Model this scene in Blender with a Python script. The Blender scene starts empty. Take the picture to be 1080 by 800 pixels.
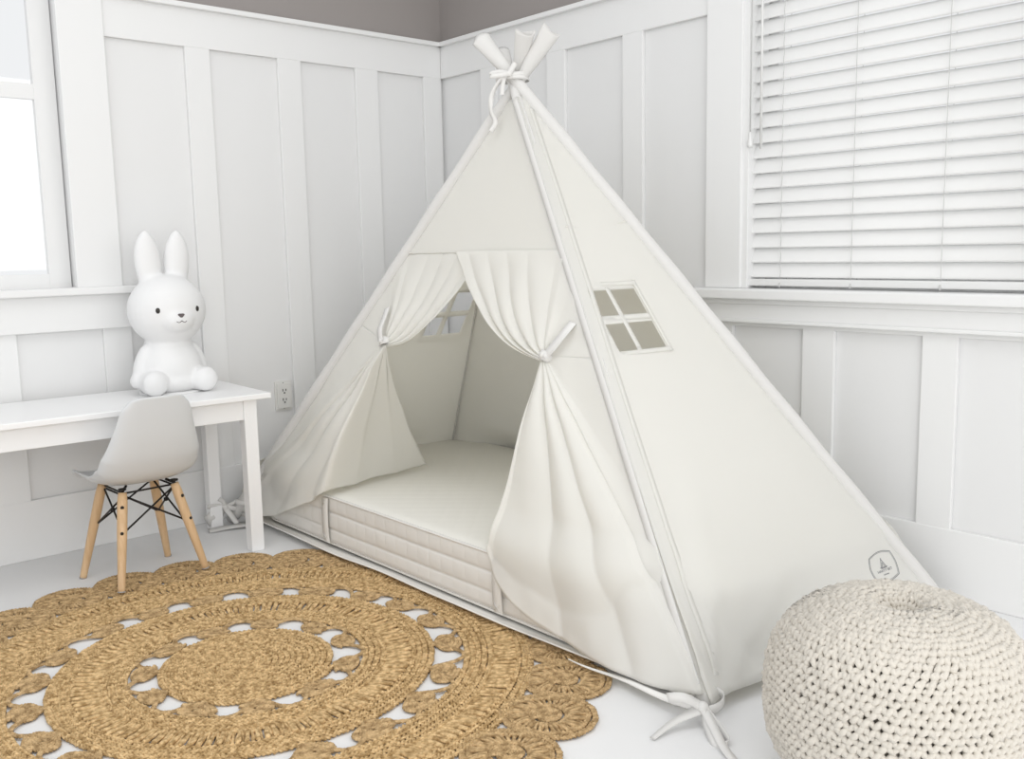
import bpy, bmesh, math, random
import numpy as np
from mathutils import Vector, Matrix, noise

PI = math.pi
V = Vector
random.seed(7)
rng = np.random.RandomState(7)
scene = bpy.context.scene
col = scene.collection

# ------------------------------------------------------------------ camera
F_PX, YAW, PITCH, ROLL = 999.2, 0.8482, -0.1372, -0.0202
CAM = V((-2.646, -3.436, 1.02))
fw = V((math.cos(YAW) * math.cos(PITCH), math.sin(YAW) * math.cos(PITCH), math.sin(PITCH)))
rt = V((math.sin(YAW), -math.cos(YAW), 0))
up = rt.cross(fw)
rt2 = math.cos(ROLL) * rt + math.sin(ROLL) * up
up2 = -math.sin(ROLL) * rt + math.cos(ROLL) * up
cd = bpy.data.cameras.new('camera')
cam = bpy.data.objects.new('camera', cd)
col.objects.link(cam)
cam.matrix_world = Matrix(((rt2.x, up2.x, -fw.x, CAM.x), (rt2.y, up2.y, -fw.y, CAM.y),
                           (rt2.z, up2.z, -fw.z, CAM.z), (0, 0, 0, 1)))
cd.sensor_fit = 'HORIZONTAL'
cd.sensor_width = 36
cd.lens = F_PX / 1080 * 36
cd.clip_start = 0.05
scene.camera = cam

# ------------------------------------------------------------------ world, lights, exposure
world = bpy.data.worlds.new('world')
scene.world = world
world.use_nodes = True
bgn = world.node_tree.nodes['Background']
bgn.inputs[0].default_value = (0.97, 0.985, 1.0, 1)
bgn.inputs[1].default_value = 0.94

def area(name, loc, target, sx, sy, power, colr=(1, 1, 1)):
    l = bpy.data.lights.new(name, 'AREA')
    l.shape = 'RECTANGLE'
    l.size = sx
    l.size_y = sy
    l.energy = power
    l.color = colr
    o = bpy.data.objects.new(name, l)
    col.objects.link(o)
    o.location = loc
    o.rotation_euler = (V(target) - V(loc)).to_track_quat('-Z', 'Y').to_euler()
    return o

area('daylight_from_room_windows', (-0.9, -5.2, 1.7), (-0.6, -1.0, 0.8), 2.2, 1.6, 20, (1.0, 0.985, 0.96))
area('added_camera_side_fill', (-3.1, -4.9, 1.1), (-1.2, -0.4, 0.5), 1.8, 2.0, 44, (1.0, 0.99, 0.975))  # added fill from behind the camera, lifts the wall and floor under the table

area('added_overhead_fill', (-1.9, -1.7, 2.55), (-1.9, -1.7, 0), 1.5, 1.5, 11, (1.0, 0.985, 0.96))  # unseen overhead fill, added to brighten the tabletop and floor

scene.view_settings.view_transform = 'Standard'
scene.view_settings.look = 'None'
scene.view_settings.gamma = 1
scene.view_settings.use_curve_mapping = False
scene.view_settings.exposure = -0.02

# ------------------------------------------------------------------ materials
def mat(name, colr, rough=0.6, bump=None, var=None, coat=0.0, metallic=0.0, spec=0.5, trans=None, sheen=0.0):
    """bump = (noise scale, strength, distance); var = (noise scale, other colour)"""
    m = bpy.data.materials.new(name)
    m.use_nodes = True
    nt = m.node_tree
    b = nt.nodes['Principled BSDF']
    b.inputs['Base Color'].default_value = (*colr, 1)
    b.inputs['Roughness'].default_value = rough
    b.inputs['Metallic'].default_value = metallic
    b.inputs['Specular IOR Level'].default_value = spec
    b.inputs['Coat Weight'].default_value = coat
    b.inputs['Sheen Weight'].default_value = sheen
    tc = nt.nodes.new('ShaderNodeTexCoord')
    if var:
        n = nt.nodes.new('ShaderNodeTexNoise')
        n.inputs['Scale'].default_value = var[0]
        n.inputs['Detail'].default_value = 5
        nt.links.new(tc.outputs['Object'], n.inputs['Vector'])
        r = nt.nodes.new('ShaderNodeValToRGB')
        r.color_ramp.elements[0].position = 0.35
        r.color_ramp.elements[1].position = 0.65
        r.color_ramp.elements[0].color = (*colr, 1)
        r.color_ramp.elements[1].color = (*var[1], 1)
        nt.links.new(n.outputs['Fac'], r.inputs[0])
        nt.links.new(r.outputs[0], b.inputs['Base Color'])
    if bump:
        n = nt.nodes.new('ShaderNodeTexNoise')
        n.inputs['Scale'].default_value = bump[0]
        n.inputs['Detail'].default_value = 6
        nt.links.new(tc.outputs['Object'], n.inputs['Vector'])
        bm_ = nt.nodes.new('ShaderNodeBump')
        bm_.inputs['Strength'].default_value = bump[1]
        bm_.inputs['Distance'].default_value = bump[2]
        nt.links.new(n.outputs['Fac'], bm_.inputs['Height'])
        nt.links.new(bm_.outputs[0], b.inputs['Normal'])
    if trans:
        t = nt.nodes.new('ShaderNodeBsdfTranslucent')
        t.inputs[0].default_value = (*trans[1], 1)
        mx = nt.nodes.new('ShaderNodeMixShader')
        mx.inputs[0].default_value = trans[0]
        out = nt.nodes['Material Output']
        nt.links.new(b.outputs[0], mx.inputs[1])
        nt.links.new(t.outputs[0], mx.inputs[2])
        nt.links.new(mx.outputs[0], out.inputs['Surface'])
    return m

M_wall = mat('white_painted_wood', (0.76, 0.76, 0.757), 0.45, bump=(60, 0.03, 0.002))
M_gray = mat('grey_wall_paint', (0.30, 0.275, 0.262), 0.85, bump=(160, 0.15, 0.002))
M_trim = mat('white_trim_paint', (0.79, 0.79, 0.785), 0.4)
M_floor = mat('white_floor_cover', (0.80, 0.80, 0.80), 0.7, bump=(5, 0.35, 0.01))
M_cloth = mat('natural_cotton_canvas', (0.91, 0.91, 0.905), 0.95, bump=(700, 0.12, 0.0006), spec=0.1, trans=(0.47, (0.955, 0.935, 0.855)))
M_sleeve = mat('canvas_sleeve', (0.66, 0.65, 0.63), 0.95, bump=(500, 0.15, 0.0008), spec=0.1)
M_ribbon = mat('cotton_ribbon', (0.71, 0.70, 0.68), 0.9, spec=0.1)
M_sheet = mat('canvas_ground_sheet', (0.78, 0.76, 0.72), 0.95, spec=0.1)
M_sheet_hem = mat('sheet_hem', (0.84, 0.83, 0.80), 0.95, spec=0.1)
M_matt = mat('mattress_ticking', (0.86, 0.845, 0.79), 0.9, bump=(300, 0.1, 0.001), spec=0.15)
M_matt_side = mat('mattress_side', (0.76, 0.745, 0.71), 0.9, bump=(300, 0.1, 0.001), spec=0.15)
M_ink = mat('grey_ink', (0.22, 0.22, 0.23), 0.8)
M_jute = mat('jute_braid', (0.40, 0.25, 0.105), 0.85, bump=(330, 1.0, 0.004), var=(75, (0.88, 0.63, 0.335)), spec=0.2)
M_jute2 = mat('jute_braid_dark', (0.35, 0.225, 0.105), 0.85, bump=(330, 1.0, 0.004), var=(75, (0.75, 0.53, 0.285)), spec=0.2)
M_yarn = mat('cream_yarn', (0.63, 0.59, 0.525), 0.95, bump=(420, 0.5, 0.002), sheen=0.2, spec=0.1)
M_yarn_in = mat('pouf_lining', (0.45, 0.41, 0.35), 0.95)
M_lamp = mat('matt_white_vinyl', (0.79, 0.79, 0.79), 0.5)
M_black = mat('black_print', (0.03, 0.025, 0.02), 0.5)
M_nose = mat('grey_print', (0.12, 0.10, 0.10), 0.5)
M_table = mat('white_table_lacquer', (0.88, 0.88, 0.88), 0.3)
M_shell = mat('white_moulded_plastic', (0.64, 0.65, 0.655), 0.35, bump=(900, 0.05, 0.0005))
M_steel = mat('black_steel', (0.025, 0.022, 0.02), 0.4, metallic=0.6)
M_wood = mat('pale_beech', (0.60, 0.40, 0.22), 0.5, var=(12, (0.68, 0.475, 0.28)))
M_plate = mat('outlet_plastic', (0.74, 0.735, 0.71), 0.35)
M_slot = mat('outlet_slot', (0.03, 0.03, 0.03), 0.6)
M_slat = mat('white_blind_slat', (0.84, 0.84, 0.83), 0.4, trans=(0.12, (0.9, 0.9, 0.9)))
M_cord = mat('blind_cord', (0.55, 0.55, 0.54), 0.8)
M_wand = mat('clear_plastic_wand', (0.72, 0.72, 0.71), 0.2)
M_foot = mat('foot_cap', (0.35, 0.34, 0.33), 0.6)

def beech_grain(m):
    nt = m.node_tree
    for n in nt.nodes:
        if n.type == 'TEX_NOISE':
            mp = nt.nodes.new('ShaderNodeMapping')
            mp.inputs['Scale'].default_value = (8, 8, 0.7)
            tc = [k for k in nt.nodes if k.type == 'TEX_COORD'][0]
            nt.links.new(tc.outputs['Object'], mp.inputs[0])
            nt.links.new(mp.outputs[0], n.inputs['Vector'])
beech_grain(M_wood)

M_glass = bpy.data.materials.new('window_glass')
M_glass.use_nodes = True
_nt = M_glass.node_tree
_t = _nt.nodes.new('ShaderNodeBsdfTransparent')
_g = _nt.nodes.new('ShaderNodeBsdfGlossy')
_g.inputs['Roughness'].default_value = 0.02
_m = _nt.nodes.new('ShaderNodeMixShader')
_m.inputs[0].default_value = 0.07
_nt.links.new(_t.outputs[0], _m.inputs[1])
_nt.links.new(_g.outputs[0], _m.inputs[2])
_nt.links.new(_m.outputs[0], _nt.nodes['Material Output'].inputs['Surface'])

# ------------------------------------------------------------------ mesh helpers
def link_mesh(name, me, m, parent=None, smooth=False, loc=None):
    o = bpy.data.objects.new(name, me)
    col.objects.link(o)
    if m is not None:
        me.materials.append(m)
    if smooth:
        me.shade_smooth()
    if parent is not None:
        o.parent = parent
    if loc is not None:
        o.location = loc
    return o

def thing(name, label, cat, loc=(0, 0, 0), rotz=0.0, group=None):
    o = bpy.data.objects.new(name, None)
    o.empty_display_size = 0.05
    col.objects.link(o)
    o.location = loc
    o.rotation_euler = (0, 0, rotz)
    o['label'] = label
    o['category'] = cat
    if group:
        o['group'] = group
    return o

def struct(o):
    o['kind'] = 'structure'
    return o

class MB:
    """collects numpy geometry and makes one mesh"""
    def __init__(s):
        s.v = []
        s.f = []
        s.n = 0
    def add(s, verts, faces):
        verts = np.asarray(verts, float).reshape(-1, 3)
        s.v.append(verts)
        s.f.append((np.asarray(faces, int) + s.n))
        s.n += len(verts)
    def build(s, name, m, parent=None, smooth=True, off=None, loc=None):
        vs = np.concatenate(s.v)
        if off is not None:
            vs = vs - np.array(off)
        me = bpy.data.meshes.new(name)
        me.vertices.add(len(vs))
        me.vertices.foreach_set('co', vs.ravel())
        loops = np.concatenate([f.ravel() for f in s.f])
        sizes = np.concatenate([np.full(len(f), f.shape[1], int) for f in s.f])
        starts = np.concatenate([[0], np.cumsum(sizes)[:-1]])
        me.loops.add(len(loops))
        me.loops.foreach_set('vertex_index', loops)
        me.polygons.add(len(sizes))
        me.polygons.foreach_set('loop_start', starts)
        me.update(calc_edges=True)
        me.validate()
        return link_mesh(name, me, m, parent, smooth, loc)

def grid_faces(nu, nv, cu=False, cv=False):
    """faces for a grid of nu rows x nv columns (index = u*nv+v)"""
    iu = np.arange(nu if cu else nu - 1)
    iv = np.arange(nv if cv else nv - 1)
    a, b = np.meshgrid(iu, iv, indexing='ij')
    a2 = (a + 1) % nu
    b2 = (b + 1) % nv
    return np.stack([a * nv + b, a * nv + b2, a2 * nv + b2, a2 * nv + b], -1).reshape(-1, 4)

def tube(mb, pts, r, sides=8, closed=False, cap=True, flat=None, refup=None):
    """tube along pts (Nx3); r scalar or N array; flat = (normal scale, side scale) N arrays or scalars"""
    P = np.asarray(pts, float)
    n = len(P)
    r = np.broadcast_to(np.asarray(r, float), (n,))
    if closed:
        T = np.roll(P, -1, 0) - np.roll(P, 1, 0)
    else:
        T = np.gradient(P, axis=0)
    T /= np.linalg.norm(T, axis=1, keepdims=True) + 1e-12
    ref = np.array(refup if refup is not None else (0, 0, 1.0), float)
    if refup is None and np.abs(T[:, 2]).max() > 0.95:
        ref = np.array((0.31, 0.95, 0.0))
    S = np.cross(T, ref)
    S /= np.linalg.norm(S, axis=1, keepdims=True) + 1e-12
    N = np.cross(S, T)
    a = np.arange(sides) / sides * 2 * PI
    fs, fn = (1, 1) if flat is None else flat
    fs = np.broadcast_to(np.asarray(fs, float), (n,))
    fn = np.broadcast_to(np.asarray(fn, float), (n,))
    vs = P[:, None] + (S * (r * fs)[:, None])[:, None] * np.cos(a)[None, :, None] + (N * (r * fn)[:, None])[:, None] * np.sin(a)[None, :, None]
    base = mb.n
    mb.add(vs.reshape(-1, 3), grid_faces(n, sides, closed, True))
    if cap and not closed:
        c = np.array([P[0], P[-1]])
        mb.add(c, np.zeros((0, 3), int))
        k = np.arange(sides)
        k2 = (k + 1) % sides
        mb.f.append(np.stack([np.full(sides, base + n * sides), k + base, k2 + base], -1)[:, ::-1])
        e = base + (n - 1) * sides
        mb.f.append(np.stack([np.full(sides, base + n * sides + 1), k + e, k2 + e], -1))

def box_bm(bm, lo, hi):
    r = bmesh.ops.create_cube(bm, size=1)
    lo = V(lo)
    hi = V(hi)
    c = (lo + hi) / 2
    s = hi - lo
    for v in r['verts']:
        v.co = V((v.co.x * s.x, v.co.y * s.y, v.co.z * s.z)) + c
    return r['verts']

def boxes(name, lst, m, parent=None, bevel=0.0, seg=2, off=None):
    bm = bmesh.new()
    for lo, hi in lst:
        box_bm(bm, lo, hi)
    if bevel:
        bmesh.ops.bevel(bm, geom=list(bm.edges), offset=bevel, segments=seg, affect='EDGES', profile=0.5)
    if off is not None:
        for v in bm.verts:
            v.co -= V(off)
    bmesh.ops.recalc_face_normals(bm, faces=bm.faces)
    me = bpy.data.meshes.new(name)
    bm.to_mesh(me)
    bm.free()
    o = link_mesh(name, me, m, parent)
    return o

def catmull(pts, n):
    P = np.asarray(pts, float)
    P = np.vstack([2 * P[0] - P[1], P, 2 * P[-1] - P[-2]])
    out = []
    m = len(P) - 3
    for t in np.linspace(0, m - 1e-9, n):
        i = int(t)
        u = t - i
        p0, p1, p2, p3 = P[i:i + 4]
        out.append(0.5 * ((2 * p1) + (-p0 + p2) * u + (2 * p0 - 5 * p1 + 4 * p2 - p3) * u * u + (-p0 + 3 * p1 - 3 * p2 + p3) * u ** 3))
    return np.array(out)

def ribbon(mb, pts, width, wdirs, n=40, th=0.0016):
    """a cloth ribbon: closed thin strip along pts, widthwise along interpolated wdirs"""
    P = catmull(pts, n)
    Wd = catmull(wdirs, n) if len(np.asarray(wdirs).shape) == 2 else np.tile(np.asarray(wdirs, float), (n, 1))
    T = np.gradient(P, axis=0)
    T /= np.linalg.norm(T, axis=1, keepdims=True)
    Wd = Wd - T * (Wd * T).sum(1, keepdims=True)
    Wd /= np.linalg.norm(Wd, axis=1, keepdims=True)
    N = np.cross(T, Wd)
    ws = np.broadcast_to(np.asarray(width, float), (n,))[:, None] / 2
    ring = np.stack([P - Wd * ws + N * th / 2, P + N * th * 0.9, P + Wd * ws + N * th / 2,
                     P + Wd * ws - N * th / 2, P - N * th * 0.1, P - Wd * ws - N * th / 2], 1)
    base = mb.n
    mb.add(ring.reshape(-1, 3), grid_faces(n, 6, False, True))
    mb.f.append(np.array([[0, 1, 4, 5], [1, 2, 3, 4]]) + base)
    e = base + (n - 1) * 6
    mb.f.append((np.array([[0, 1, 4, 5], [1, 2, 3, 4]]) + e)[:, ::-1])

def solid(o, th, offset=0.0):
    md = o.modifiers.new('thickness', 'SOLIDIFY')
    md.thickness = th
    md.offset = offset
    return o

def lathe(mb, prof, seg=32, c=(0, 0, 0), sx=1, sy=1):
    prof = np.asarray(prof, float)
    a = np.arange(seg) / seg * 2 * PI
    vs = np.stack([prof[:, 0][:, None] * np.cos(a) * sx + c[0], prof[:, 0][:, None] * np.sin(a) * sy + c[1],
                   np.repeat(prof[:, 1][:, None], seg, 1) + c[2]], -1)
    mb.add(vs.reshape(-1, 3), grid_faces(len(prof), seg, False, True))

# ================================================================== ROOM
RAIL, CAP, BASE = 1.767, 1.914, 0.206
TH = 0.015
# floor
N = 90
fx = np.linspace(-3.6, 0.15, N)
fy = np.linspace(-4.4, 0.15, N)
gx, gy = np.meshgrid(fx, fy, indexing='ij')
gz = np.zeros_like(gx)
bmf = bmesh.new()
box_bm(bmf, (-3.6, -4.4, -0.1), (0.15, 0.15, 0.0))
me = bpy.data.meshes.new('floor')
bmf.to_mesh(me)
bmf.free()
struct(link_mesh('floor', me, M_floor))

# wall_left : plane y = TH behind the boards, opening for window_2 (x -1.60 .. -2.9)
WO = (-2.95, -1.585)
WZ0, WZ1 = 0.905, 2.25
struct(boxes('wall_left', [((WO[1], TH, 0), (0.15, 0.15, CAP)), ((-3.6, TH, 0), (WO[1], 0.15, WZ0)),
                           ((-3.6, TH, WZ0), (WO[0], 0.15, CAP))], M_wall))
struct(boxes('wall_left_upper', [((WO[1], TH, CAP), (0.15, 0.15, 2.6)), ((-3.6, TH, WZ1), (WO[1], 0.15, 2.6)),
                                 ((-3.6, TH, CAP), (WO[0], 0.15, WZ1))], M_gray))
# wall_right : plane x = TH, opening for window_1 (y -1.59 .. -3.2)
RO = (-3.15, -1.565)
RZ0 = 0.876
struct(boxes('wall_right', [((TH, RO[1], 0), (0.15, TH, CAP)), ((TH, -4.4, 0), (0.15, RO[1], RZ0 - 0.01)),
                            ((TH, -4.4, RZ0 - 0.01), (0.15, RO[0], CAP))], M_wall))
struct(boxes('wall_right_upper', [((TH, RO[1], CAP), (0.15, TH, 2.6)), ((TH, -4.4, WZ1), (0.15, RO[1], 2.6)),
                                  ((TH, -4.4, CAP), (0.15, RO[0], WZ1))], M_gray))
# baseboards
struct(boxes('baseboard_left', [((-3.6, -0.001, 0), (0, TH, BASE))], M_trim, bevel=0.003))
struct(boxes('baseboard_right', [((-0.001, -4.4, 0), (TH, 0, BASE))], M_trim, bevel=0.003))

tn = [0]
def trim(lst, bevel=0.0025):
    tn[0] += 1
    return struct(boxes('trim_%d' % tn[0], lst, M_trim, bevel=bevel))

# left wall rails, cap and battens
trim([((-1.445, -0.001, RAIL), (0.0, TH, CAP - 0.012))])
trim([((-1.445, -0.022, CAP - 0.014), (0.0, TH, CAP + 0.004))])
for x0, x1 in ((-0.095, 0.0), (-0.441, -0.333), (-0.793, -0.693), (-1.162, -1.068)):
    trim([((x0, 0.0, BASE - 0.002), (x1, TH, RAIL + 0.002))], 0.0018)
# right wall
trim([((-0.001, -1.449, RAIL), (TH, 0.0, CAP - 0.012))])
trim([((-0.022, -1.449, CAP - 0.014), (TH, 0.0, CAP + 0.004))])
for y0, y1 in ((-0.371, -0.271), (-0.774, -0.674), (-1.163, -1.068)):
    trim([((0.0, y0, BASE - 0.002), (TH, y1, RAIL + 0.002))], 0.0018)
for y0 in (-1.555, -1.927, -2.30, -2.675, -3.05, -3.425, -3.8):
    trim([((0.0, y0, BASE - 0.002), (TH, y0 + (0.109 if y0 == -1.927 else 0.10), 0.753))], 0.0018)
trim([((0.0, -4.4, 0.751), (TH, -1.40, 0.86))], 0.002)

# window_1 (right wall): casing, sill nosing, apron mouldings, jamb, sash, pane
w1 = struct(thing('window_1', '', '', (0, -2.35, RZ0)))
for k in ('label', 'category'):
    del w1[k]
wo = (0, -2.35, RZ0)
boxes('window_casing', [((-0.012, -1.590, RZ0), (TH, -1.449, 2.34)), ((-0.012, -3.27, RZ0), (TH, -3.13, 2.34)),
                        ((-0.016, -3.30, 2.2), (TH, -1.42, 2.34))], M_trim, w1, bevel=0.003, off=wo)
boxes('window_jamb', [((-0.004, -1.612, RZ0), (0.12, -1.588, 2.2)), ((-0.004, -3.132, RZ0), (0.12, -3.11, 2.2)),
                      ((0.045, -1.630, RZ0), (0.075, -1.610, 2.2))], M_trim, w1, bevel=0.002, off=wo)
boxes('window_sill', [((-0.058, -3.34, 0.842), (0.14, -1.385, RZ0))], M_trim, w1, bevel=0.006, seg=3, off=wo)
boxes('window_apron', [((-0.030, -3.30, 0.826), (TH, -1.42, 0.843)), ((-0.020, -3.29, 0.775), (TH, -1.43, 0.827)),
                       ((-0.028, -3.30, 0.765), (TH, -1.42, 0.777))], M_trim, w1, bevel=0.003, off=wo)
boxes('window_sash', [((0.085, -1.66, RZ0), (0.11, -1.61, 2.2)), ((0.085, -3.12, RZ0), (0.11, -3.06, 2.2)),
                      ((0.087, -3.06, RZ0), (0.108, -1.66, RZ0 + 0.05)), ((0.087, -3.06, 2.15), (0.108, -1.66, 2.2))],
      M_trim, w1, off=wo)
boxes('window_glass', [((0.096, -3.08, RZ0 + 0.04), (0.1, -1.64, 2.16))], M_glass, w1, off=wo)

# window_2 (left wall, mostly beyond the photo's left edge)
w2 = struct(thing('window_2', '', '', (-2.2, 0, WZ0)))
for k in ('label', 'category'):
    del w2[k]
wo2 = (-2.2, 0, WZ0)
boxes('window_casing', [((-1.60, -0.012, WZ0), (-1.447, TH, 2.34)), ((-3.10, -0.012, WZ0), (-2.94, TH, 2.34))],
      M_trim, w2, bevel=0.003, off=wo2)
boxes('window_sill', [((-3.15, -0.05, 0.892), (-1.405, 0.14, WZ0 + 0.013))], M_trim, w2, bevel=0.005, seg=3, off=wo2)
boxes('window_apron', [((-3.10, -0.016, 0.771), (-1.428, TH, 0.893))], M_trim, w2, bevel=0.003, off=wo2)
boxes('window_sash', [((-1.66, 0.085, WZ0), (-1.59, 0.11, 2.2)), ((-2.95, 0.085, WZ0), (-2.88, 0.11, 2.2)),
                      ((-2.88, 0.087, WZ0), (-1.66, 0.108, WZ0 + 0.06)), ((-2.88, 0.087, 1.55), (-1.66, 0.108, 1.60))],
      M_trim, w2, off=wo2)
boxes('window_glass', [((-2.9, 0.096, WZ0 + 0.04), (-1.63, 0.1, 2.2))], M_glass, w2, off=wo2)
for x0 in (-1.523, -1.90, -2.27, -2.65):
    trim([((x0, 0.0, BASE - 0.002), (x0 + 0.098, TH, 0.775))], 0.0018)

# ------------------------------------------------------------------ blind
bl = thing('window_blind', 'white horizontal slat blind hanging closed in the window on the right', 'blind', (0.03, -2.37, 0.884))
BX, BY0, BY1 = 0.03, -3.10, -1.592
PIT = 0.0475
slat_me = None
for i in range(28):
    z = 0.905 + 0.030 + i * PIT
    if slat_me is None:
        mb = MB()
        n = 9
        a = np.linspace(-1, 1, n)
        # curved section, tilted so that the room edge hangs down
        w = 0.0255
        tilt = math.radians(66)
        sx = -(w * a) * math.cos(tilt)
        sz = -(w * a) * math.sin(tilt)
        crown = 0.003 * (1 - a * a)
        sx = sx - crown * math.sin(tilt)
        sz = sz + crown * math.cos(tilt)
        L = BY1 - BY0
        th = 0.0026
        nx, nz = -math.sin(tilt), math.cos(tilt)
        top = np.stack([sx, np.full(n, 0), sz], -1)
        bot = top - np.array([nx, 0, nz]) * th
        ring = np.vstack([top, bot[::-1]])
        vs = np.vstack([ring + np.array([0, -L / 2, 0]), ring + np.array([0, L / 2, 0])])
        mb.add(vs, grid_faces(2, 2 * n, False, True))
        mb.f.append(np.array([[k, k + 1, 2 * n - 2 - k, 2 * n - 1 - k] for k in range(n - 1)]))
        mb.f.append(np.array([[k, k + 1, 2 * n - 2 - k, 2 * n - 1 - k] for k in range(n - 1)])[:, ::-1] + 2 * n)
        o = mb.build('slat', M_slat, bl, smooth=False)
        slat_me = o.data
        slat_o = o
    else:
        o = slat_o.copy()
        col.objects.link(o)
        o.parent = bl
    o.location = (0, (BY0 + BY1) / 2 + 2.37, z - 0.884)
boxes('bottom_rail', [((BX - 0.022, BY0, 0.884), (BX + 0.024, BY1 + 0.002, 0.906))], M_slat, bl, bevel=0.003, off=(0.03, -2.37, 0.884))
boxes('head_rail', [((BX - 0.03, BY0, 2.20), (BX + 0.03, BY1, 2.25))], M_slat, bl, bevel=0.003, off=(0.03, -2.37, 0.884))
for yy in (-1.727, -1.97, -2.24, -2.51, -2.78, -3.0):
    mb = MB()
    for sgn in (-1, 1):
        zz = np.linspace(0.895, 2.2, 240)
        tw = 0.0012 if yy == -1.727 else 0.0002
        pts = np.stack([np.full(240, BX + sgn * 0.016 - (0.004 if sgn < 0 else 0)) , yy + tw * np.sin(zz * 130 * sgn), zz], -1)
        tube(mb, pts, 0.0011, 5)
    tube(mb, [(BX - 0.020, yy, 0.895), (BX - 0.024, yy, 0.886), (BX - 0.023, yy, 0.880)], 0.0032, 8)
    mb.build('ladder_cord', M_cord, bl, off=(0.03, -2.37, 0.884))
mb = MB()
tube(mb, [(-0.010, -1.658, 2.16), (-0.010, -1.662, 1.318)], 0.0042, 8)
mb.build('tilt_wand', M_wand, bl, off=(0.03, -2.37, 0.884))
mb = MB()
tube(mb, [(-0.008, -1.622, 2.16), (-0.008, -1.620, 1.365)], 0.0018, 6)
cp = mb.build('lift_cord', M_cord, bl, off=(0.03, -2.37, 0.884))
mb = MB()
lathe(mb, [(0.0005, 0.05), (0.004, 0.048), (0.005, 0.030), (0.009, 0.012), (0.009, 0.003), (0.006, 0), (0.0005, 0)], 16, (-0.008, -1.620, 1.325))
mb.build('cord_tassel', M_slat, cp, off=(0.03, -2.37, 0.884))

# ------------------------------------------------------------------ outlet on the left wall
ot = thing('wall_outlet', 'white duplex power outlet on the panelled wall between table and tent', 'outlet', (-0.838, 0, 0.452))
def rounded_rect_bm(w, h, r, d, y0):
    bm = bmesh.new()
    vs = []
    for cx, cz, a0 in ((w - r, h - r, 0), (-w + r, h - r, 90), (-w + r, -h + r, 180), (w - r, -h + r, 270)):
        for k in range(5):
            a = math.radians(a0 + k * 22.5)
            vs.append((cx + r * math.cos(a), y0, cz + r * math.sin(a)))
    vv = [bm.verts.new(v) for v in vs]
    f = bm.faces.new(vv)
    r_ = bmesh.ops.extrude_face_region(bm, geom=[f])
    for v in r_['geom']:
        if isinstance(v, bmesh.types.BMVert):
            v.co.y -= d
    bmesh.ops.recalc_face_normals(bm, faces=bm.faces)
    return bm
def bm_obj(name, bm, m, parent=None, smooth=False, loc=None):
    me = bpy.data.meshes.new(name)
    bm.to_mesh(me)
    bm.free()
    return link_mesh(name, me, m, parent, smooth, loc)
bm_obj('cover_plate', rounded_rect_bm(0.037, 0.060, 0.005, 0.006, TH), M_plate, ot)
boxes('backing', [((-0.03, 0.002, -0.05), (0.03, TH + 0.002, 0.05))], M_plate, ot)
bm_obj('receptacle_frame', rounded_rect_bm(0.0175, 0.038, 0.003, 0.004, 0.010), M_trim, ot)
for s in (-1, 1):
    r_ = bm_obj('receptacle', rounded_rect_bm(0.015, 0.0155, 0.007, 0.003, 0.007), M_plate, ot, loc=(0, 0, s * 0.019))
    boxes('slot', [((-0.0078, 0.0005, -0.001), (-0.0054, 0.0044, 0.009)), ((0.0054, 0.0005, 0.0), (0.0078, 0.0044, 0.008)),
                   ((-0.0025, 0.0005, -0.010), (0.0025, 0.0044, -0.005))], M_slot, r_, off=(0, 0.001, 0))
for s in (-1, 1):
    mb = MB()
    lathe(mb, [(0.0001, 0.002), (0.0028, 0.0015), (0.003, 0)], 10)
    o = mb.build('screw', M_slot, ot, loc=(0, TH - 0.006, s * 0.050))
    o.rotation_euler = (PI / 2, 0, 0)

# ================================================================== TENT
A = np.array([-0.59, -1.14, 1.543])
FL = np.array([-1.13, -0.062, 0.0])
FR = np.array([-1.04, -2.245, 0.0])
BR = np.array([-0.07, -2.33, 0.0])
BL = np.array([-0.085, -0.07, 0.0])
TO = (-0.59, -1.14, 0.0)
tent = thing('play_tent', 'white canvas teepee bed tent with tied back curtains in the room corner', 'tent', TO)

def unit(v):
    return v / np.linalg.norm(v)

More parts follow.
